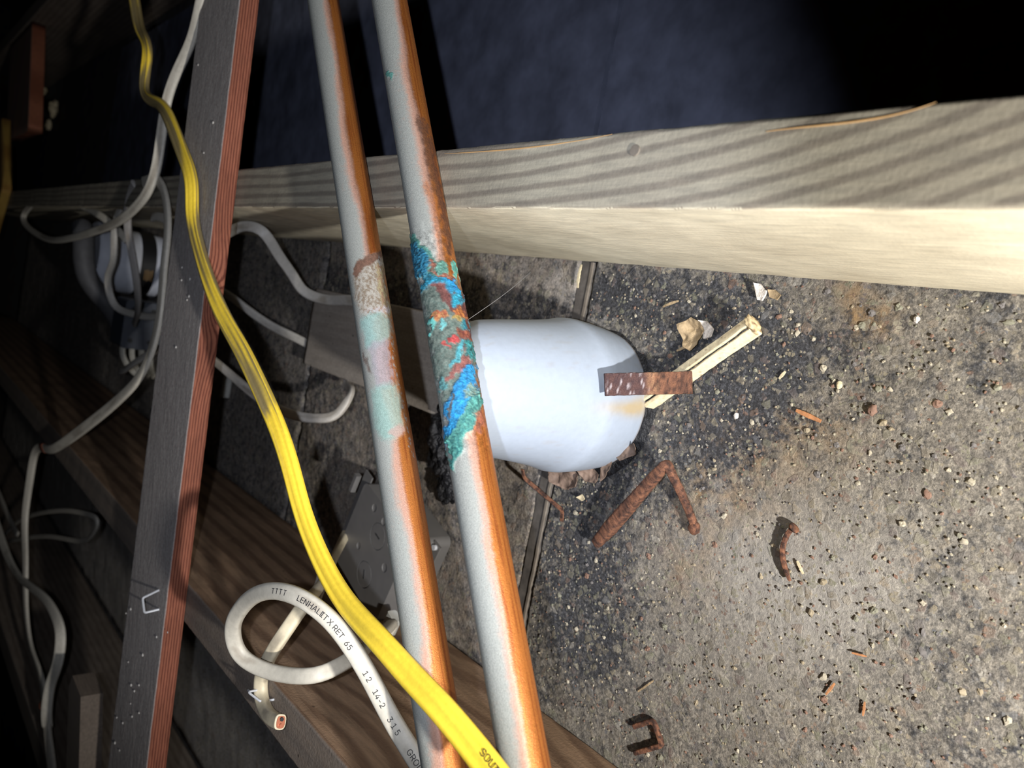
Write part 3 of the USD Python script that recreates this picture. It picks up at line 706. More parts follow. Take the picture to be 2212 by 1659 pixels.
# looped cable in front of the brown joist
lp = [(985, 1790, .18), (945, 1718, .185), (905, 1650, .19), (850, 1560, .196), (800, 1466, .203), (758, 1396, .212), (712, 1338, .222), (664, 1300, .23), (610, 1278, .235), (560, 1282, .236), (518, 1318, .233), (503, 1368, .229), (518, 1412, .222), (560, 1442, .213), (620, 1458, .203), (690, 1456, .19), (740, 1434, .17), (790, 1400, .13), (828, 1366, .085), (846, 1348, .062)]
t, P, fr = white_cable(lp, 'white printed cable making a round loop in front of the brown joist', .0112, .0084, 380, .25, seed=5, amt=.12, base=(184, 178, 164))
sl = np.r_[0, np.cumsum(np.linalg.norm(np.diff(P, axis=0), axis=1))]; pp = proj(P)[:, :2]


def s_at(x, y): return sl[np.argmin(((pp - [x, y]) ** 2).sum(1))]


for text, (x, y) in (('GROUND', (885, 1618)), ('3 1 5', (845, 1552)), ('14-2', (812, 1490)), ('1 2', (790, 1450)), ('67', (770, 1416)), ('65', (748, 1384)), ('RET', (722, 1352)), ('X', (711, 1340)), ('IT', (698, 1327)), ('LENHALL', (650, 1294)), ('T T T T', (600, 1278))):
    obj('printed_lettering', lettering(P, fr, text, s_at(x, y), .0034, .0042, 0.0, flip=True), 'ink', t)

# cable stapled to the brown joist, with its cut end
ep = [(606, 1560, .197), (596, 1556, .1965), (580, 1544, .195), (570, 1525, .192), (564, 1500, .190), (563, 1478, .190), (572, 1440, .193), (590, 1405, .195), (618, 1362, .190), (650, 1316, .178), (684, 1275, .155), (714, 1222, .11), (740, 1168, .055), (768, 1128, .026), (806, 1100, .014)]
t, P, fr = white_cable(ep, 'cream cable held by a wire staple on the brown joist, its cut end showing', .0105, .0082, 240, .4, seed=9, base=(206, 194, 166), amt=.2)
d0 = unit(P[0] - P[3]); T0, U0, N0 = (x[0] for x in fr)
ring = lambda w, h, off: joined([outward(sweep(np.stack([P[0] + d0 * off, P[0] + d0 * (off + .0006)]), np.stack([U0, U0]), np.stack([N0, N0]), flat_section(w, h, 20)))])
obj('cut_face', ring(.0085, .0064, .00005), 'copper_end', t, label='cut end of the cable with filler paper')
for k, (mt, dx) in enumerate((('insulation_black', .0021), ('copper_end', -.002))):
    c0 = P[0] + U0 * dx + d0 * .0008; mm_ = trimesh.creation.cylinder(radius=.0014 if k == 0 else .0011, segment=[c0 - d0 * .001, c0 + d0 * .0012], sections=14)
    obj('conductor', tm(mm_), mt, t)
st = thing('cable_staple', 'wire staple pinning the cut cream cable to the brown joist', 'staple', loc=at(568, 1502, TOP))
c = at(566, 1503, .1915); e = unit(fr[1][40]); up = np.array([0, 0, 1.])
obj('wire', tube(polyline([c - e * .0072 - up * .0085, c - e * .0072 + up * .0058, c + e * .0066 + up * .0058, c + e * .0066 - up * .0085], .0005, 3), .0009, 8), 'bright_wire', st)
obj('wire', tube(polyline([c - e * .0072 + up * .004, c - e * .011 + up * .002 - fr[0][40] * .003, c - e * .0125 + up * .001 - fr[0][40] * .004], .0005, 2), .0009, 8), 'bright_wire', st)

# cable dropping into the box
white_cable([(700, 1225, .14), (690, 1270, .12), (668, 1322, .105), (660, 1368, .095), (672, 1408, .088), (706, 1432, .08), (758, 1434, .072), (806, 1404, .066), (836, 1368, .06), (850, 1345, .057)], 'slack white cable hanging in a U behind the printed loop and entering the box', .0112, .0055, 200, .2, seed=12, amt=.2, base=(190, 184, 170))

# cables behind the batten on the bay floor
white_cable([(330, 470, .16), (400, 508, .15), (450, 520, .14), (498, 500, .13), (530, 489, .125), (566, 500, .115), (600, 548, .09), (634, 598, .065), (656, 628, .05), (690, 644, .035), (740, 648, .028), (780, 650, .026), (818, 651, .025)], 'white cable arching high beside the dusty joist before dropping to the loose board', .0125, .006, 240, .3, .5, seed=21, base=(184, 180, 172))
white_cable([(285, 398, .17), (262, 448, .165), (247, 500, .16), (245, 560, .15), (234, 618, .14), (244, 652, .13), (278, 676, .115), (330, 684, .10), (390, 660, .09), (440, 630, .085), (484, 632, .08), (530, 665, .065), (584, 702, .04), (640, 730, .02), (692, 758, .009), (740, 780, .006)], 'white cable running straight down the bay floor below the arching one', .0115, .0058, 260, .35, .4, seed=23, base=(190, 186, 178))
white_cable([(260, 800, .12), (330, 760, .13), (400, 745, .12), (466, 782, .11), (520, 828, .10), (580, 872, .09), (640, 898, .075), (690, 904, .062), (730, 892, .052), (752, 862, .044), (756, 838, .026), (750, 814, .014)], 'white cable curling into a hook above the loose board', .0110, .006, 260, .4, .4, seed=25, base=(196, 190, 180))
# cables left of the batten
white_cable([(452, -60, .206), (434, 0, .205), (415, 80, .2), (380, 160, .2), (362, 212, .2), (350, 280, .2), (336, 368, .2), (300, 440, .196), (220, 494, .19), (130, 518, .185), (75, 502, .182), (52, 465, .18), (80, 434, .176), (140, 429, .172), (200, 456, .165), (238, 482, .155), (275, 520, .14)], 'white cable dropping beside the batten and swinging round in a wide side loop', .0118, .0062, 300, .45, .35, seed=31)
white_cable([(290, 396, .185), (278, 440, .18), (276, 490, .172), (284, 540, .16), (294, 600, .148), (298, 660, .13), (290, 700, .1)], 'dull grey-white cable hanging just beside the one that bends at the tub', .011, .006, 160, .4, seed=33, base=(150, 146, 142))
jp = [(310, 394, .19), (330, 389, .192), (346, 396, .193), (358, 430, .193), (362, 500, .193), (354, 580, .193), (345, 680, .193), (322, 772, .193), (270, 850, .194), (200, 910, .195), (140, 955, .196), (112, 970, .196), (96, 968, .194), (74, 984, .192), (64, 1040, .19), (54, 1120, .188), (55, 1200, .188), (56, 1300, .188), (66, 1390, .188), (92, 1476, .19), (99, 1525, .19), (104, 1590, .188), (110, 1640, .186), (112, 1700, .184)]
jt, P, fr = white_cable(jp, 'long white flat cable sweeping past the batten to a sharp kink over the brown joist', .0150, .0062, 360, .6, .45, seed=35, base=(204, 197, 182))
kk = int(np.argmin(((proj(P)[:, :2] - [94, 968]) ** 2).sum(1)))
obj('tape', outward(sweep(P[kk - 3:kk + 4], fr[1][kk - 3:kk + 4], fr[2][kk - 3:kk + 4], flat_section(.0165, .0078, 24))), 'rust_tape', jt, smooth=True, label='rust-brown band round the kink')
kt, P, fr = white_cable([(-40, 1060, .19), (-8, 1130, .19), (14, 1195, .19), (46, 1250, .19), (92, 1288, .19), (120, 1330, .19), (131, 1380, .19), (125, 1430, .19), (109, 1480, .191), (102, 1522, .192), (103, 1570, .188)], 'white cable bulging outward and tied to the kinked one at the lower corner', .0150, .0064, 240, .5, .3, seed=37)
c = at(98, 1525, .191)
tie = thing('cable_tie', 'thin rusty tie binding two white cables together', 'cable tie', loc=c)
a = np.linspace(0, 2 * np.pi, 40); dd = unit(P[-30] - P[-8]); e1 = unit(np.cross(dd, [0, 0, 1])); e2 = np.cross(dd, e1)
obj('wire', tube(np.stack([c + .0125 * np.cos(x) * e1 + .007 * np.sin(x) * e2 for x in a]), .0011, 8), 'rust_tape', tie)
white_cable([(4, 1166, .15), (40, 1126, .152), (80, 1110, .152), (140, 1103, .15), (186, 1110, .146), (210, 1128, .142), (202, 1150, .14), (166, 1168, .142), (120, 1160, .145), (64, 1161, .15), (20, 1168, .15)], 'thin white cable lying in a narrow flat loop in the dark', .0085, .005, 220, .6, seed=39, base=(170, 164, 152))
white_cable([(-30, 1010, .17), (-4, 1062, .17), (18, 1115, .168), (38, 1155, .165)], 'short stub of white cable at the picture edge above the narrow loop', .0105, .006, 80, .6, seed=41, base=(170, 164, 152))
white_cable([(-30, 1225, .16), (-4, 1262, .16), (16, 1300, .158), (33, 1332, .155)], 'dim end of white cable at the picture edge below the bulging one', .0095, .006, 80, .6, seed=43, base=(150, 146, 138))

# ---------------------------------------------------------------- white hub rising from the slab
HX, HY = -.0445, .4035
prof = [(0.0005, -.004), (.0560, -.004), (.0570, 0), (.0588, .014), (.0600, .028), (.0606, .040), (.0601, .046), (.0568, .058), (.0525, .075), (.0484, .092), (.0452, .106), (.0425, .1125), (.038, .117), (.02, .1195), (.0005, .12)]
pr = np.array(prof); tt = np.r_[0, np.cumsum(np.linalg.norm(np.diff(pr, axis=0), axis=1))]
rr = np.stack([np.interp(np.linspace(0, tt[-1], 90), tt, pr[:, k]) for k in (0, 1)], -1)
m = lathe(rr, 160); v, f = tm(m)
ang = np.arctan2(v[:, 1], v[:, 0]); rad = np.hypot(v[:, 0], v[:, 1])
fold = 1 + .010 * (meshkit.fbm(np.c_[np.cos(ang) * 1.4, np.sin(ang) * 1.4, v[:, 2] * 9], 3, 3) - .5) * 2
v[:, :2] *= fold[:, None]
hk = sstep(.05, .105, v[:, 2]); v[:, 2] += hk * (.028 - .72 * v[:, 1])
v += [HX, HY, 0]
q = proj(v); C = np.tile(col(154, 164, 178), (len(v), 1)); nf = meshkit.fbm(v * 120, 4, 8)
facing = ((v - [HX, HY, .05]) @ (CAM_P - [HX, HY, .05])) > 0
C = blend(C, col(170, 146, 96), facing * np.clip(gauss(q[:, 0], q[:, 1], [(1372, 884, 32, 16, .9), (1330, 880, 40, 14, .55), (1385, 866, 14, 14, .5)]) * (.6 + .9 * nf), 0, 1) * .75)
line = meshkit.fbm(np.c_[ang * 2.2, v[:, 2] * 9, ang * 0], 4, 17)
for lv in (.42, .55, .63): C = blend(C, col(150, 150, 152), (np.abs(line - lv) < .004) * .35 * sstep(.4, .6, meshkit.fbm(v * 60, 2, 5)))
C = blend(C, col(120, 110, 100), (v[:, 2] < .0025 + .004 * (meshkit.fbm(v * 150, 3, 9) - .5)) * .8)
hub = thing('drain_hub', 'big smooth white domed drain hub standing out of the slab', 'drain hub', loc=(HX, HY, 0))
obj('shell', (v, f), 'pot_white', hub, attrs={'tone': np.clip(C, 0, 1)})
# tar collar: an uneven dark ring where the hub meets the slab
a = np.linspace(0, 2 * np.pi, 160, endpoint=False); ri = .0525 + 0 * a
ro = .0572 + .0035 * meshkit.fbm(np.c_[np.cos(a) * 5, np.sin(a) * 5, a * 0], 4, 4) + .006 * sstep(-.2, .9, np.cos(a + 2.0))
hz = .0009 + .0012 * meshkit.fbm(np.c_[np.cos(a) * 9, np.sin(a) * 9, a * 0], 3, 6)
rings = [np.c_[HX + ri * np.cos(a), HY + ri * np.sin(a), hz * 0 + .0022], np.c_[HX + (ri + ro) / 2 * np.cos(a), HY + (ri + ro) / 2 * np.sin(a), hz], np.c_[HX + ro * np.cos(a), HY + ro * np.sin(a), 0 * a - .001], np.c_[HX + ri * np.cos(a), HY + ri * np.sin(a), 0 * a - .001]]
n = 160; v = np.vstack(rings); fs = []
for k in range(4):
    b0, b1 = k * n, ((k + 1) % 4) * n; i = np.arange(n); j = (i + 1) % n
    fs += [np.stack([b0 + i, b1 + i, b1 + j], -1), np.stack([b0 + i, b1 + j, b0 + j], -1)]
tr = trimesh.Trimesh(v, np.vstack(fs), process=False); tr.fix_normals()
obj('tar_collar', tm(tr), 'tar', hub, label='ragged dark seal round the foot of the hub')

# rusty strap fixed to the hub
def hub_hit(x, y):
    r = ray(x, y); ts = np.linspace(.3, 1.0, 3000); pts = CAM_P + ts[:, None] * r
    R = np.interp(pts[:, 2], pr[1:-1, 1], pr[1:-1, 0], left=0, right=0); ins = np.hypot(pts[:, 0] - HX, pts[:, 1] - HY) < R
    return pts[np.argmax(ins)] if ins.any() else pts[-1]


def rusty(v, seed, dark=(56, 41, 36), mid=(96, 66, 53), light=(128, 88, 66)):
    b = meshkit.fbm(v * 430, 4, seed); C = np.tile(col(*mid), (len(v), 1)); C = blend(C, col(*dark), sstep(.5, .7, b)); return blend(C, col(*light), sstep(.55, .35, b) * .8)


h0 = hub_hit(1303, 831); out = unit(np.r_[h0[:2] - [HX, HY], 0]); rv = ray(1303, 831)
e1p = CAM_P + ray(1497, 826) * .522; s0p = h0 - rv * .011
P = polyline([s0p, s0p * .5 + e1p * .5, e1p], .0012, 2)
nz_ = unit(.75 * unit(CAM_P - P[len(P) // 2]) + np.array([0, 0, .3]))
v, f = bar(P, .0158, .0032, nz_); d = unit(e1p - s0p)
v = v + .0009 * (np.stack([meshkit.fbm(v * 300, 3, 80 + k) for k in range(3)], -1) - .5)
C = rusty(v, 14); tpos = ((v - s0p) @ d) / np.linalg.norm(e1p - s0p)
C = blend(C, col(74, 56, 58), (1 - sstep(.42, .56, tpos)) * .8); C = blend(C, col(190, 180, 182), (1 - sstep(.4, .55, tpos)) * sstep(.62, .7, meshkit.fbm(v * 700, 2, 15)) * .8)
C = blend(C, col(160, 122, 92), np.exp(-((tpos - .54) / .06) ** 2) * .7 * sstep(.35, .6, meshkit.fbm(v * 500, 3, 19))) * .85
sp_ = thing('rusty_strap', 'flat rusty steel strap sticking out from the white hub', 'strap', loc=s0p)
obj('strip', (v, f), 'rust', sp_, attrs={'tone': C})
bolt = trimesh.creation.cylinder(radius=.003, segment=[h0 + d * .012 - out * .010, h0 + d * .012 + out * .004], sections=16)
obj('fixing', tm(bolt), 'form_strip', sp_)

# ---------------------------------------------------------------- loose things on the slab
def slat(A, B, w, h, name, label, cat, base=(206, 190, 152), seed=1, up=(0, 0, 1)):
    v, f = plank(A, B, np.cross(unit(np.array(B) - A), up), up, w, h, r=min(w, h) * .3, step=.0012, along=.0015, rough=.0004, seed=seed)
    return v, f


SA, SB = at(1392, 872, .002), at(1628, 702, .024)
d = unit(SB - SA); vw = unit(CAM_P - (SA + SB) / 2); sd = unit(np.cross(d, vw)); up = np.cross(sd, d)
if up[2] < 0: up, sd = -up, -sd
low = sd if (proj((SA + SB) / 2 + sd * .01) - proj((SA + SB) / 2))[1] > 0 else -sd
ws = thing('split_stick', 'cream split wooden stick with a frayed end, leaning on the slab under the strap', 'stick', loc=(SA + SB) / 2)


def strip(off, w, tilt, seed, back=0.):
    n_ = unit(up * math.cos(tilt) + low * math.sin(tilt)); s_ = np.cross(n_, d)
    v, f = plank(SA + low * off + up * back, SB + low * off * .95 + up * back, s_, n_, w, .0022, r=.0007, step=.001, along=.0015, rough=.0005, seed=seed)
    C = np.tile(col(212, 198, 164), (len(v), 1)); b = meshkit.fbm(np.c_[v @ d * 30, v @ low * 300, v @ up * 300], 4, seed)
    C = blend(C, col(166, 142, 104), sstep(.5, .75, b) * .6); C = blend(C, col(110, 88, 64), sstep(.72, .8, meshkit.fbm(v * 500, 2, seed + 2)) * .7)
    return obj('strip', (v, f), 'pale_wood', ws, attrs={'tone': C})


strip(.0037, .0078, .35, 3); strip(-.0042, .0066, -.75, 4, -.0012)
v, f = rock(9, (.0035, .0068, .0045), 2, .5); Rm = np.stack([d, low, up], 1); v = v @ Rm.T + SB - d * .001 - low * .0004 - up * .0012
obj('frayed_end', (v, f), 'pale_wood', ws, attrs={'tone': blend(np.tile(col(196, 176, 136), (len(v), 1)), col(110, 84, 58), sstep(.5, .7, meshkit.fbm(v * 500, 3, 2)))})


def nail(pts, r, name, label, cat, head=None, seed=1, sq=True, parts='shank', bend=3.0):
    P = polyline(pts, .0007, bend); n = len(P); T, U, N = frames(P, 1.0)
    R = np.broadcast_to(r, (n,)) if np.ndim(r) == 0 else np.interp(np.linspace(0, 1, n), np.linspace(0, 1, len(r)), r)
    a = np.arange(14) * 2 * np.pi / 14; e = .6 if sq else 1.
    sec = np.stack([np.sign(np.cos(a)) * np.abs(np.cos(a)) ** e, np.sign(np.sin(a)) * np.abs(np.sin(a)) ** e], -1)
    v, f = outward(sweep(P, U, N, R[:, None, None] * sec[None])); v = v + .0008 * (np.stack([meshkit.fbm(v * 600, 3, seed + k) for k in range(3)], -1) - .5)
    t = thing(name, label, cat, loc=P[n // 2]); obj(parts, (v, f), 'rust', t, attrs={'tone': rusty(v, seed)})
    if head is not None:
        dd = unit(P[head] - P[head + (3 if head == 0 else -3)])
        hm = trimesh.creation.cylinder(radius=r * 2.4 if np.ndim(r) == 0 else R[head] * 2.3, segment=[P[head] - dd * .0004, P[head] + dd * .0014], sections=18); hm = hm.subdivide(); hv = np.array(hm.vertices)
        obj('head', (hv, np.array(hm.faces)), 'rust', t, attrs={'tone': rusty(hv, seed + 5)})
    return t, P


t, P = nail([at(1288, 1174, .0085), at(1360, 1092, .0150), at(1440, 1001, .0240), at(1468, 1058, .016), at(1487, 1100, .0085), at(1501, 1138, .0035)], [.0040, .0054, .0052, .0046, .0042, .0030, .0027, .0025], 'bent_spike', 'large rusty spike bent into a V on the slab below the white hub', 'nail', seed=31, bend=2.2)
v, f = rock(5, (.0048, .0042, .0038), 2, .3); v = v + at(1499, 1140, .004); obj('head', (v, f), 'rust', t, attrs={'tone': rusty(v, 36)})
nail([at(1716, 1140, .0040), at(1702, 1150, .0036), at(1690, 1180, .003), at(1690, 1205, .0035), at(1699, 1238, .003), at(1708, 1258, .002)], [.0015, .0016, .0016, .0016, .0015, .0007], 'bent_nail', 'small rusty curved nail lying alone in the open part of the slab', 'nail', head=0, seed=41)
nail([at(1368, 1570, .003), at(1411, 1556, .0032), at(1431, 1610, .0032), at(1370, 1627, .003)], .0019, 'fence_staple', 'rusty U-shaped staple lying flat on the slab beside the corroded pipe', 'staple', seed=47, parts='wire')
# thin bent strip near the hub
P = polyline([at(1128, 1012, .02), at(1132, 1032, .016), at(1160, 1056, .010), at(1200, 1090, .005), at(1215, 1102, .0035), at(1213, 1128, .003)], .0009, 2)
v, f = bar(P, .0035, .0012, (0, 0, 1)); t = thing('rusty_strip', 'thin bent rusty strip on the slab joint at the foot of the hub', 'strip', loc=P[30]); obj('strip', (v, f), 'rust', t, attrs={'tone': rusty(v, 51)})


def floor_poly(pts): return [at(x, y)[:2] for x, y in pts]


def scrap(name, label, cat, pts, z, thick, material, seed, curl, group=None):
    v, f = flake(floor_poly(pts), z, thick, seed, curl); c = v.mean(0)
    t = thing(name, label, cat, group, loc=(c[0], c[1], 0)); obj('piece', (v, f), material, t, smooth=50); return t


scrap('dry_leaf', 'crumpled tan dry leaf on the mouldy slab beside the split stick', 'leaf', [(1480, 705), (1496, 696), (1512, 690), (1530, 700), (1534, 722), (1520, 742), (1508, 762), (1492, 752), (1484, 728)], .0012, .0006, 'leaf_tan', 3, .010)
scrap('plaster_chip', 'rough white plaster chip lying against the dry leaf', 'chip', [(1518, 694), (1536, 696), (1548, 712), (1544, 730), (1530, 734), (1522, 716)], .0012, .002, 'chip_white', 5, .004)
scrap('plaster_chip', 'pointed white plaster chip just below the dusty joist', 'chip', [(1638, 614), (1650, 616), (1658, 628), (1664, 630), (1662, 640), (1654, 652), (1644, 650)], .0010, .002, 'chip_white', 7, .004)
scrap('plaster_chip', 'small tan plaster chip touching the pointed white one', 'chip', [(1666, 628), (1680, 628), (1694, 640), (1684, 650), (1668, 644)], .0010, .0015, 'leaf_tan', 9, .003)
scrap('plaster_chip', 'tiny pale chip on the slab between the white hub and the bent spike', 'chip', [(1252, 1074), (1262, 1068), (1268, 1078), (1262, 1082)], .001, .0015, 'chip_pale', 11, .002)
for k, (pts, lab) in enumerate((([(1195, 1008), (1240, 1006), (1262, 1030), (1256, 1052), (1225, 1058), (1200, 1040)], 'curled brown tar paper scrap at the foot of the hub, over the slab joint'),
                                ([(1264, 1018), (1290, 1010), (1306, 1026), (1300, 1044), (1276, 1040)], 'curled brown tar paper scrap at the foot of the hub, second from the joint'),
                                ([(1306, 1012), (1330, 985), (1336, 990), (1322, 1020), (1312, 1040)], 'upright brown tar paper scrap curling at the hub, pointing to the bent spike'),
                                ([(1342, 985), (1362, 962), (1386, 958), (1392, 970), (1376, 984), (1352, 996)], 'pale-rimmed brown tar paper scrap at the hub nearest the strap'))):
    scrap('tar_paper_scrap', lab, 'scrap', pts, .0012, .0008, 'tar_paper', 60 + k, .009)


def sliver(name, label, A, B, w, material, z=.0007, seed=1, bend=0.):
    a, b = at(*A, z), at(*B, z); m_ = (a + b) / 2 + np.array([0, 0, bend]); P = spline([a, m_, b], 24)
    T = unit(np.gradient(P, axis=0)); N = np.tile([0, 0, 1.], (24, 1)); N = unit(N - (N * T).sum(1, keepdims=True) * T); U = np.cross(T, N)
    k = (.55 + .45 * np.sin(np.linspace(.2, np.pi - .2, 24)))[:, None, None] * (1 + .3 * (np.random.default_rng(seed).random(24) - .5))[:, None, None]
    v, f = outward(sweep(P, U, N, rounded_rect(w, w * .5, w * .12, w / 3)[None] * k)); t = thing(name, label, 'chip', loc=P[12]); obj('splint', (v, f), material, t); return t


sliver('wood_sliver', 'orange wood sliver on the slab beyond the split stick', (1720, 886), (1773, 910), .0032, 'chip_orange', seed=1)
sliver('wood_sliver', 'pale straight sliver standing near the joist foot, above the white hub', (1256, 572), (1248, 622), .0028, 'chip_pale', z=.004, seed=2, bend=.001)
sliver('wood_sliver', 'brown twig lying across black mould between hub and joist', (1432, 663), (1466, 650), .0020, 'leaf_tan', seed=3, bend=.001)
sliver('wood_sliver', 'brown splinter tucked under the dry leaf', (1462, 758), (1490, 745), .0020, 'leaf_tan', seed=4)
sliver('wood_sliver', 'orange-brown splinter low on the slab, upper of the two by the corner', (1784, 1500), (1803, 1476), .0017, 'chip_orange', seed=5)
sliver('wood_sliver', 'short orange splinter lowest on the slab', (1864, 1546), (1868, 1516), .0014, 'chip_orange', seed=6)
sliver('wood_sliver', 'thin reddish splinter midway between curved nail and lowest splinters', (1840, 1410), (1872, 1418), .0013, 'chip_orange', seed=7)
sliver('wood_sliver', 'dark thin splinter above the rusty U-shaped staple', (1378, 1494), (1412, 1470), .0014, 'leaf_tan', seed=8)
sliver('wood_sliver', 'straw-coloured sliver beside the tip of the curved nail', (1722, 1212), (1735, 1240), .0020, 'chip_pale', seed=9)
sliver('wood_sliver', 'pale ochre sliver between split stick and orange sliver', (1683, 818), (1697, 802), .0020, 'chip_pale', seed=10)
for k, (x, y, r0, lab) in enumerate([(1980, 690, .0016, 'tiny bright white crumb on the slab right of the ochre stain'), (1813, 832, .0018, 'square cream crumb above the orange sliver'), (1885, 886, .0026, 'reddish stone lying beyond the orange sliver'), (1590, 898, .0017, 'pale crumb below the split stick')]):
    v, f = rock(90 + k, (r0 * 1.3, r0, r0 * .7), 2, .5); c = at(x, y, r0 * .4); t = thing('stone_crumb', lab, 'crumb', loc=c); obj('stone', (v + c, f), ('chip_white', 'chip_pale', 'pebble_tone_4', 'chip_white')[k], t)

# loose grit on the slab
rng = np.random.default_rng(12); grits = {k: [] for k in range(5)}
for i in range(2600):
    p_ = np.array([rng.uniform(QXR + .005, PXL - .005), rng.uniform(.0, .425), 0])
    if np.hypot(p_[0] - HX, p_[1] - HY) < .066: continue
    r0 = .0005 * (1 + rng.pareto(3.2)); r0 = min(r0, .0019)
    vv, ff = rock(i % 23, (r0 * rng.uniform(.8, 1.4), r0 * rng.uniform(.8, 1.3), r0 * .6), 1, .95)
    c_, s_ = math.cos(i), math.sin(i); vv = vv @ np.array([[c_, -s_, 0], [s_, c_, 0], [0, 0, 1]]); grits[i % 5].append((vv + p_ + [0, 0, r0 * .05 - .0005], ff))
gt = thing('grit', 'loose grit and small stones scattered over the mouldy slab', 'grit', kind='stuff')
for k in range(5): obj('grains', joined(grits[k]), 'pebble_tone_%d' % k, gt, smooth=20, kind='stuff')

# ---------------------------------------------------------------- loose board, rubble and box in the bay
v, f = plank((-.05, .545, .0105), (-.045, .88, .0105), (1, 0, 0), (0, 0, 1), .098, .019, r=.002, step=.005, seed=12)
t = thing('loose_board', 'short grey-brown board lying flat on the slab behind the pipes', 'board', loc=(-.05, .7, 0)); obj('timber', (v, f), 'grey_board', t, attrs={'grain': v[:, 0] / .014 + v[:, 1]})
for k, (c, sz, lab) in enumerate((((-.118, .563, .008), (.034, .026, .020), 'lump of black tar-coated broken concrete between the two pipes'), ((-.158, .556, .005), (.022, .018, .011), 'smaller black tarry lump nearest the steel box'), ((-.085, .548, .02), (.020, .016, .016), 'tall black tarry lump tucked against the white hub'))):
    v, f = rock(70 + k, sz, 5, .55, 2.6); t = thing('tar_rubble', lab, 'rubble', loc=c); obj('lump', (v + c, f), 'tar', t, smooth=True)

# 4 inch steel box, knock-outs up
bt = .050; A_ = at(790, 1038, bt); ax = unit(np.array([-.94, .34, 0])); bx = unit(np.array([-.34, -.94, 0])); S = .1
Bc = A_ + ax * S / 2 + bx * S / 2; box = thing('junction_box', 'grey steel junction box with round knock-outs, standing against the brown joist', 'electrical box', loc=(Bc[0], Bc[1], 0))
def bp(u, w_, z=bt): return np.array([A_[0], A_[1], 0]) + ax * u + bx * w_ + np.array([0, 0, z])
import manifold3d as m3
cs = m3.CrossSection([rounded_rect(S, S, .008, .05, 6).tolist()])
body = m3.Manifold.extrude(cs, bt)
holes = [(.030, .052, .0138), (.075, .056, .0138)]
for u, w_, r0 in holes:
    body = body - (m3.Manifold.cylinder(.003, r0, r0, 48).translate((u - S / 2, w_ - S / 2, bt - .0012)) - m3.Manifold.cylinder(.004, r0 - .0011, r0 - .0011, 48).translate((u - S / 2, w_ - S / 2, bt - .002)))
small = [(.012, .030, .0042), (.012, .052, .0042), (.022, .075, .0046), (.046, .080, .0046), (.060, .030, .0038)]
for u, w_, r0 in small: body = body - m3.Manifold.cylinder(.003, r0, r0, 28).translate((u - S / 2, w_ - S / 2, bt - .0012))
vv, ff, _ = meshkit.arrays(body); Rb = np.stack([ax, bx, [0, 0, 1.]], 1)
vv = vv @ Rb.T + [Bc[0], Bc[1], 0]; tr = trimesh.Trimesh(vv, ff); tr.fix_normals(); obj('body', tm(tr), 'box_steel', box)
for u, w_, r0 in holes:
    c = bp(u, w_, bt + .0002); sl_ = trimesh.creation.box((.009, .0016, .0006)); sl_.apply_transform(trimesh.transformations.rotation_matrix(1.2 if u < .05 else .2, [0, 0, 1])); sl_.apply_translation(c)
    obj('knockout_slot', tm(sl_), 'box_groove', box)
for (u0, w0, u1, w1_) in ((-.004, -.006, .10, -.004), (.0, .1035, .06, .1035)):      # mounting flanges folded out along two sides
    a_, b_ = bp(u0, w0, bt - .006 if w0 < 0 else .02), bp(u1, w1_, bt - .006 if w0 < 0 else .02)
    v, f = plank(a_, b_, bx, (0, 0, 1), .016 if w0 < 0 else .012, .0018, r=.0005, step=.004, rough=0); obj('flange', (v, f), 'box_steel', box)
tb = plank(bp(.0, -.010, bt + .004), bp(.020, -.010, bt + .004), bx, (0, 0, 1), .006, .006, r=.001, step=.003, rough=0); obj('tab', tb, 'box_steel', box)
sc = trimesh.creation.cylinder(radius=.0028, height=.003, sections=16); sc.apply_translation(bp(.004, .1035, .0225)); obj('screw', tm(sc), 'bright_wire', box)
c = at(846, 1346, .056); v, f = plank(c - ax * .009, c + ax * .009, bx, (0, 0, 1), .014, .010, r=.002, step=.003, rough=0); cl = thing('cable_connector', 'pale plastic cable clamp on the steel box where the cables enter', 'cable connector', loc=c); obj('body', (v, f), 'clamp_grey', cl)
c2 = c + np.array([0, 0, .0052]); sl_ = trimesh.creation.box((.002, .007, .0006)); sl_.apply_translation(c2); obj('screw_slot', tm(sl_), 'box_groove', cl)

# ---------------------------------------------------------------- far end of the bay
def far_at(x, y, Yw):
    r = ray(x, y); return CAM_P + r * Yw / r[1]


tub = thing('plastic_tub', 'white plastic tub with a black label, far down the bay behind the hanging cables', 'tub', loc=(-.012, 1.62, 0))
tp = [(.0005, .0), (.058, .0), (.062, .004), (.062, .10), (.0005, .10)]
m = lathe(tp, 64); m.apply_translation((-.012, 1.62, 0)); obj('body', tm(m), 'white_plastic', tub)
m = lathe([(.0622, .02), (.0628, .02), (.0628, .047), (.0622, .047)], 64); m.apply_translation((-.012, 1.62, 0)); obj('label_band', tm(m), 'black_label', tub, label='black label round the tub')
m = lathe([(.0005, .1), (.066, .1), (.067, .103), (.067, .117), (.064, .121), (.0005, .121)], 64); m.apply_translation((-.012, 1.62, 0)); obj('lid', tm(m), 'white_plastic', tub)
bars = []
for k in range(4):
    b_ = trimesh.creation.box((.022 - .003 * (k % 2), .001, .0022)); b_.apply_translation((-.03, 1.62 - .0630, .026 + .0042 * k)); bars.append(tm(b_))
obj('label_print', joined(bars), 'label_print', tub)
P = spline([far_at(176, 490, 1.56), far_at(180, 545, 1.53), far_at(190, 600, 1.52), far_at(222, 645, 1.51), far_at(248, 680, 1.515), far_at(262, 720, 1.52)], 90)
t = thing('grey_hose', 'dark grey hose bending round the white tub', 'hose', loc=P[45]); obj('hose', tube(P, .017, 18), 'grey_hose', t)
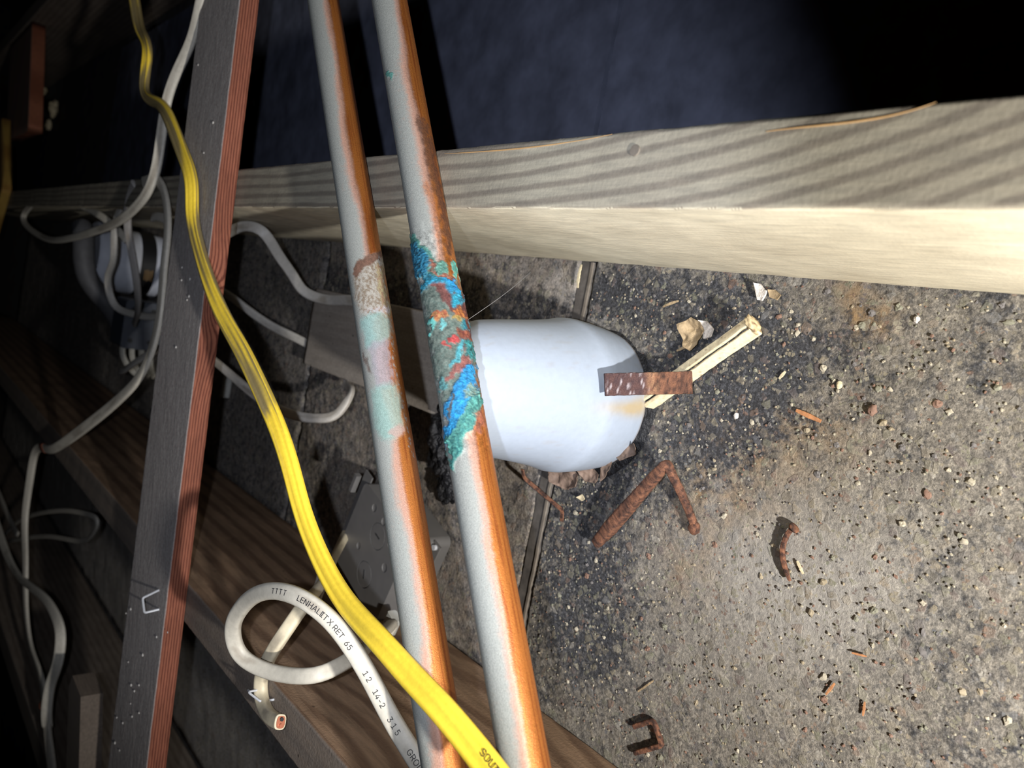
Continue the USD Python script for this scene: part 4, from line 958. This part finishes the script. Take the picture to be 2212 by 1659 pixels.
jb = thing('plastic_box', 'dark blue-grey plastic box with four screw holes in front of the tub', 'electrical box', loc=(-.117, 1.45, .0))
v, f = plank((-.117, 1.41, .0505), (-.117, 1.485, .0505), (1, 0, 0), (0, 0, 1), .085, .1, r=.006, step=.02, along=.02, rough=0); obj('body', (v, f), 'dark_plastic', jb)
for sx in (-.028, .028):
    for sz in (.004, .036):
        hc = trimesh.creation.cylinder(radius=.004, height=.003, sections=16, transform=trimesh.transformations.rotation_matrix(np.pi / 2, [1, 0, 0])); hc.apply_translation((-.117 + sx, 1.4095, .0505 + sz)); obj('screw_hole', tm(hc), 'black_label', jb)
for k in range(4):
    x0 = -.160
    P = spline([(x0 + .004, 1.45, .038 + .0155 * k), (x0 - .016, 1.447, .038 + .0155 * k), (x0 - .034, 1.44, .036 + .013 * k), (x0 - .048, 1.425, .033 + .009 * k)], 50)
    white_cable(None, ('topmost', 'second', 'third', 'lowest')[3 - k] + ' of four short pale cables leaving the blue-grey box', .010, .006, 50, .5, seed=60 + k, base=(176, 172, 160), P=P)
c = far_at(231, 808, 1.15); c[2] = max(c[2], .01); v, f = plank(c - [.02, 0, 0], c + [.014, 0, 0], (0, 1, 0), (0, 0, 1), .012, .012, r=.003, step=.004, rough=0)
c[2] = .0065; v[:, 2] += .0065 - v[:, 2].mean(); t = thing('pipe_clip', 'small pale grey plastic clip lying alone below the blue-grey box', 'clip', loc=c); obj('body', (v, f), 'clamp_grey', t)

# upper corner: blocking, yellowish scrap
v, f = plank((.25, 2.33, TOP - .02), (.534, 2.50, TOP - .02), (0, 1, 0), (0, 0, 1), .36, .03, r=.003, step=.02, along=.02, seed=22)
t = thing('wood_block', 'short orange-sided wood block fixed to the dim grey joist', 'block', loc=(.4, 2.4, TOP)); obj('timber', (v, f), 'orange_block', t, attrs={'grain': v[:, 1] / .02})
v, f = plank((.07, 2.45, TOP + .011), (.20, 2.32, TOP + .011), (.7, .7, 0), (0, 0, 1), .26, .02, r=.003, step=.02, along=.02, seed=23)
t = thing('wood_scrap', 'yellowish scrap of wood resting on the far end of the dusty joist', 'wood scrap', loc=(.13, 2.4, TOP)); obj('timber', (v, f), 'yellow_scrap', t, attrs={'grain': v[:, 1] / .02})
for k, (x, y, r0) in enumerate(((110, 160, .02), (116, 235, .026), (96, 195, .015), (105, 270, .018))):
    c = far_at(x, y, 2.9); c[2] = max(c[2], r0); v, f = rock(120 + k, (r0, r0 * .8, r0 * .5), 2, .6); c[2] = r0 * .4
    c = at(x, y, c[2]); t = thing('litter_scrap', ('pale crumpled scrap in the dark, highest of four by the orange block', 'largest pale crumpled scrap in the dark by the orange block', 'narrow pale scrap closest to the orange block', 'lowest pale scrap in the dark below the orange block')[k], 'scrap', loc=c); obj('piece', (v + c, f), 'chip_pale', t)

# stake with a chamfered end at the lower corner
a_, b_ = at(185, 1478, .2), at(178, 1760, .2)
sk = unit(b_ - a_); ss = unit(np.cross(sk, [0, 0, 1]))
prism = np.array([[-.028, 0], [-.012, -.012], [.03, .012], [.03, .5], [-.028, .5]])
v = []
for zz in (-.012, .012):
    for x, l_ in prism: v.append(a_ + ss * x * (-1 if (proj(a_ + ss * .01) - proj(a_))[0] < 0 else 1) + sk * l_ + np.array([0, 0, zz]))
v = np.array(v); hull = trimesh.Trimesh(v).convex_hull; hull = hull.subdivide_to_size(.012); hv = np.array(hull.vertices)
t = thing('wood_stake', 'brown board end with a cut-off corner in the dark lower corner', 'stake', loc=a_); obj('timber', (hv, np.array(hull.faces)), 'dark_joist', t, smooth=False, attrs=None)

# spider thread
a_, b_ = at(1012, 690, .17), at(1146, 588, .03); P = np.linspace(a_, b_, 40); P[:, 2] -= .002 * np.sin(np.linspace(0, np.pi, 40))
t = thing('spider_thread', 'fine spider thread stretched between corroded pipe and slab', 'thread', loc=a_); obj('strand', tube(P, .00016, 5), 'thread', t)
drop_origins()
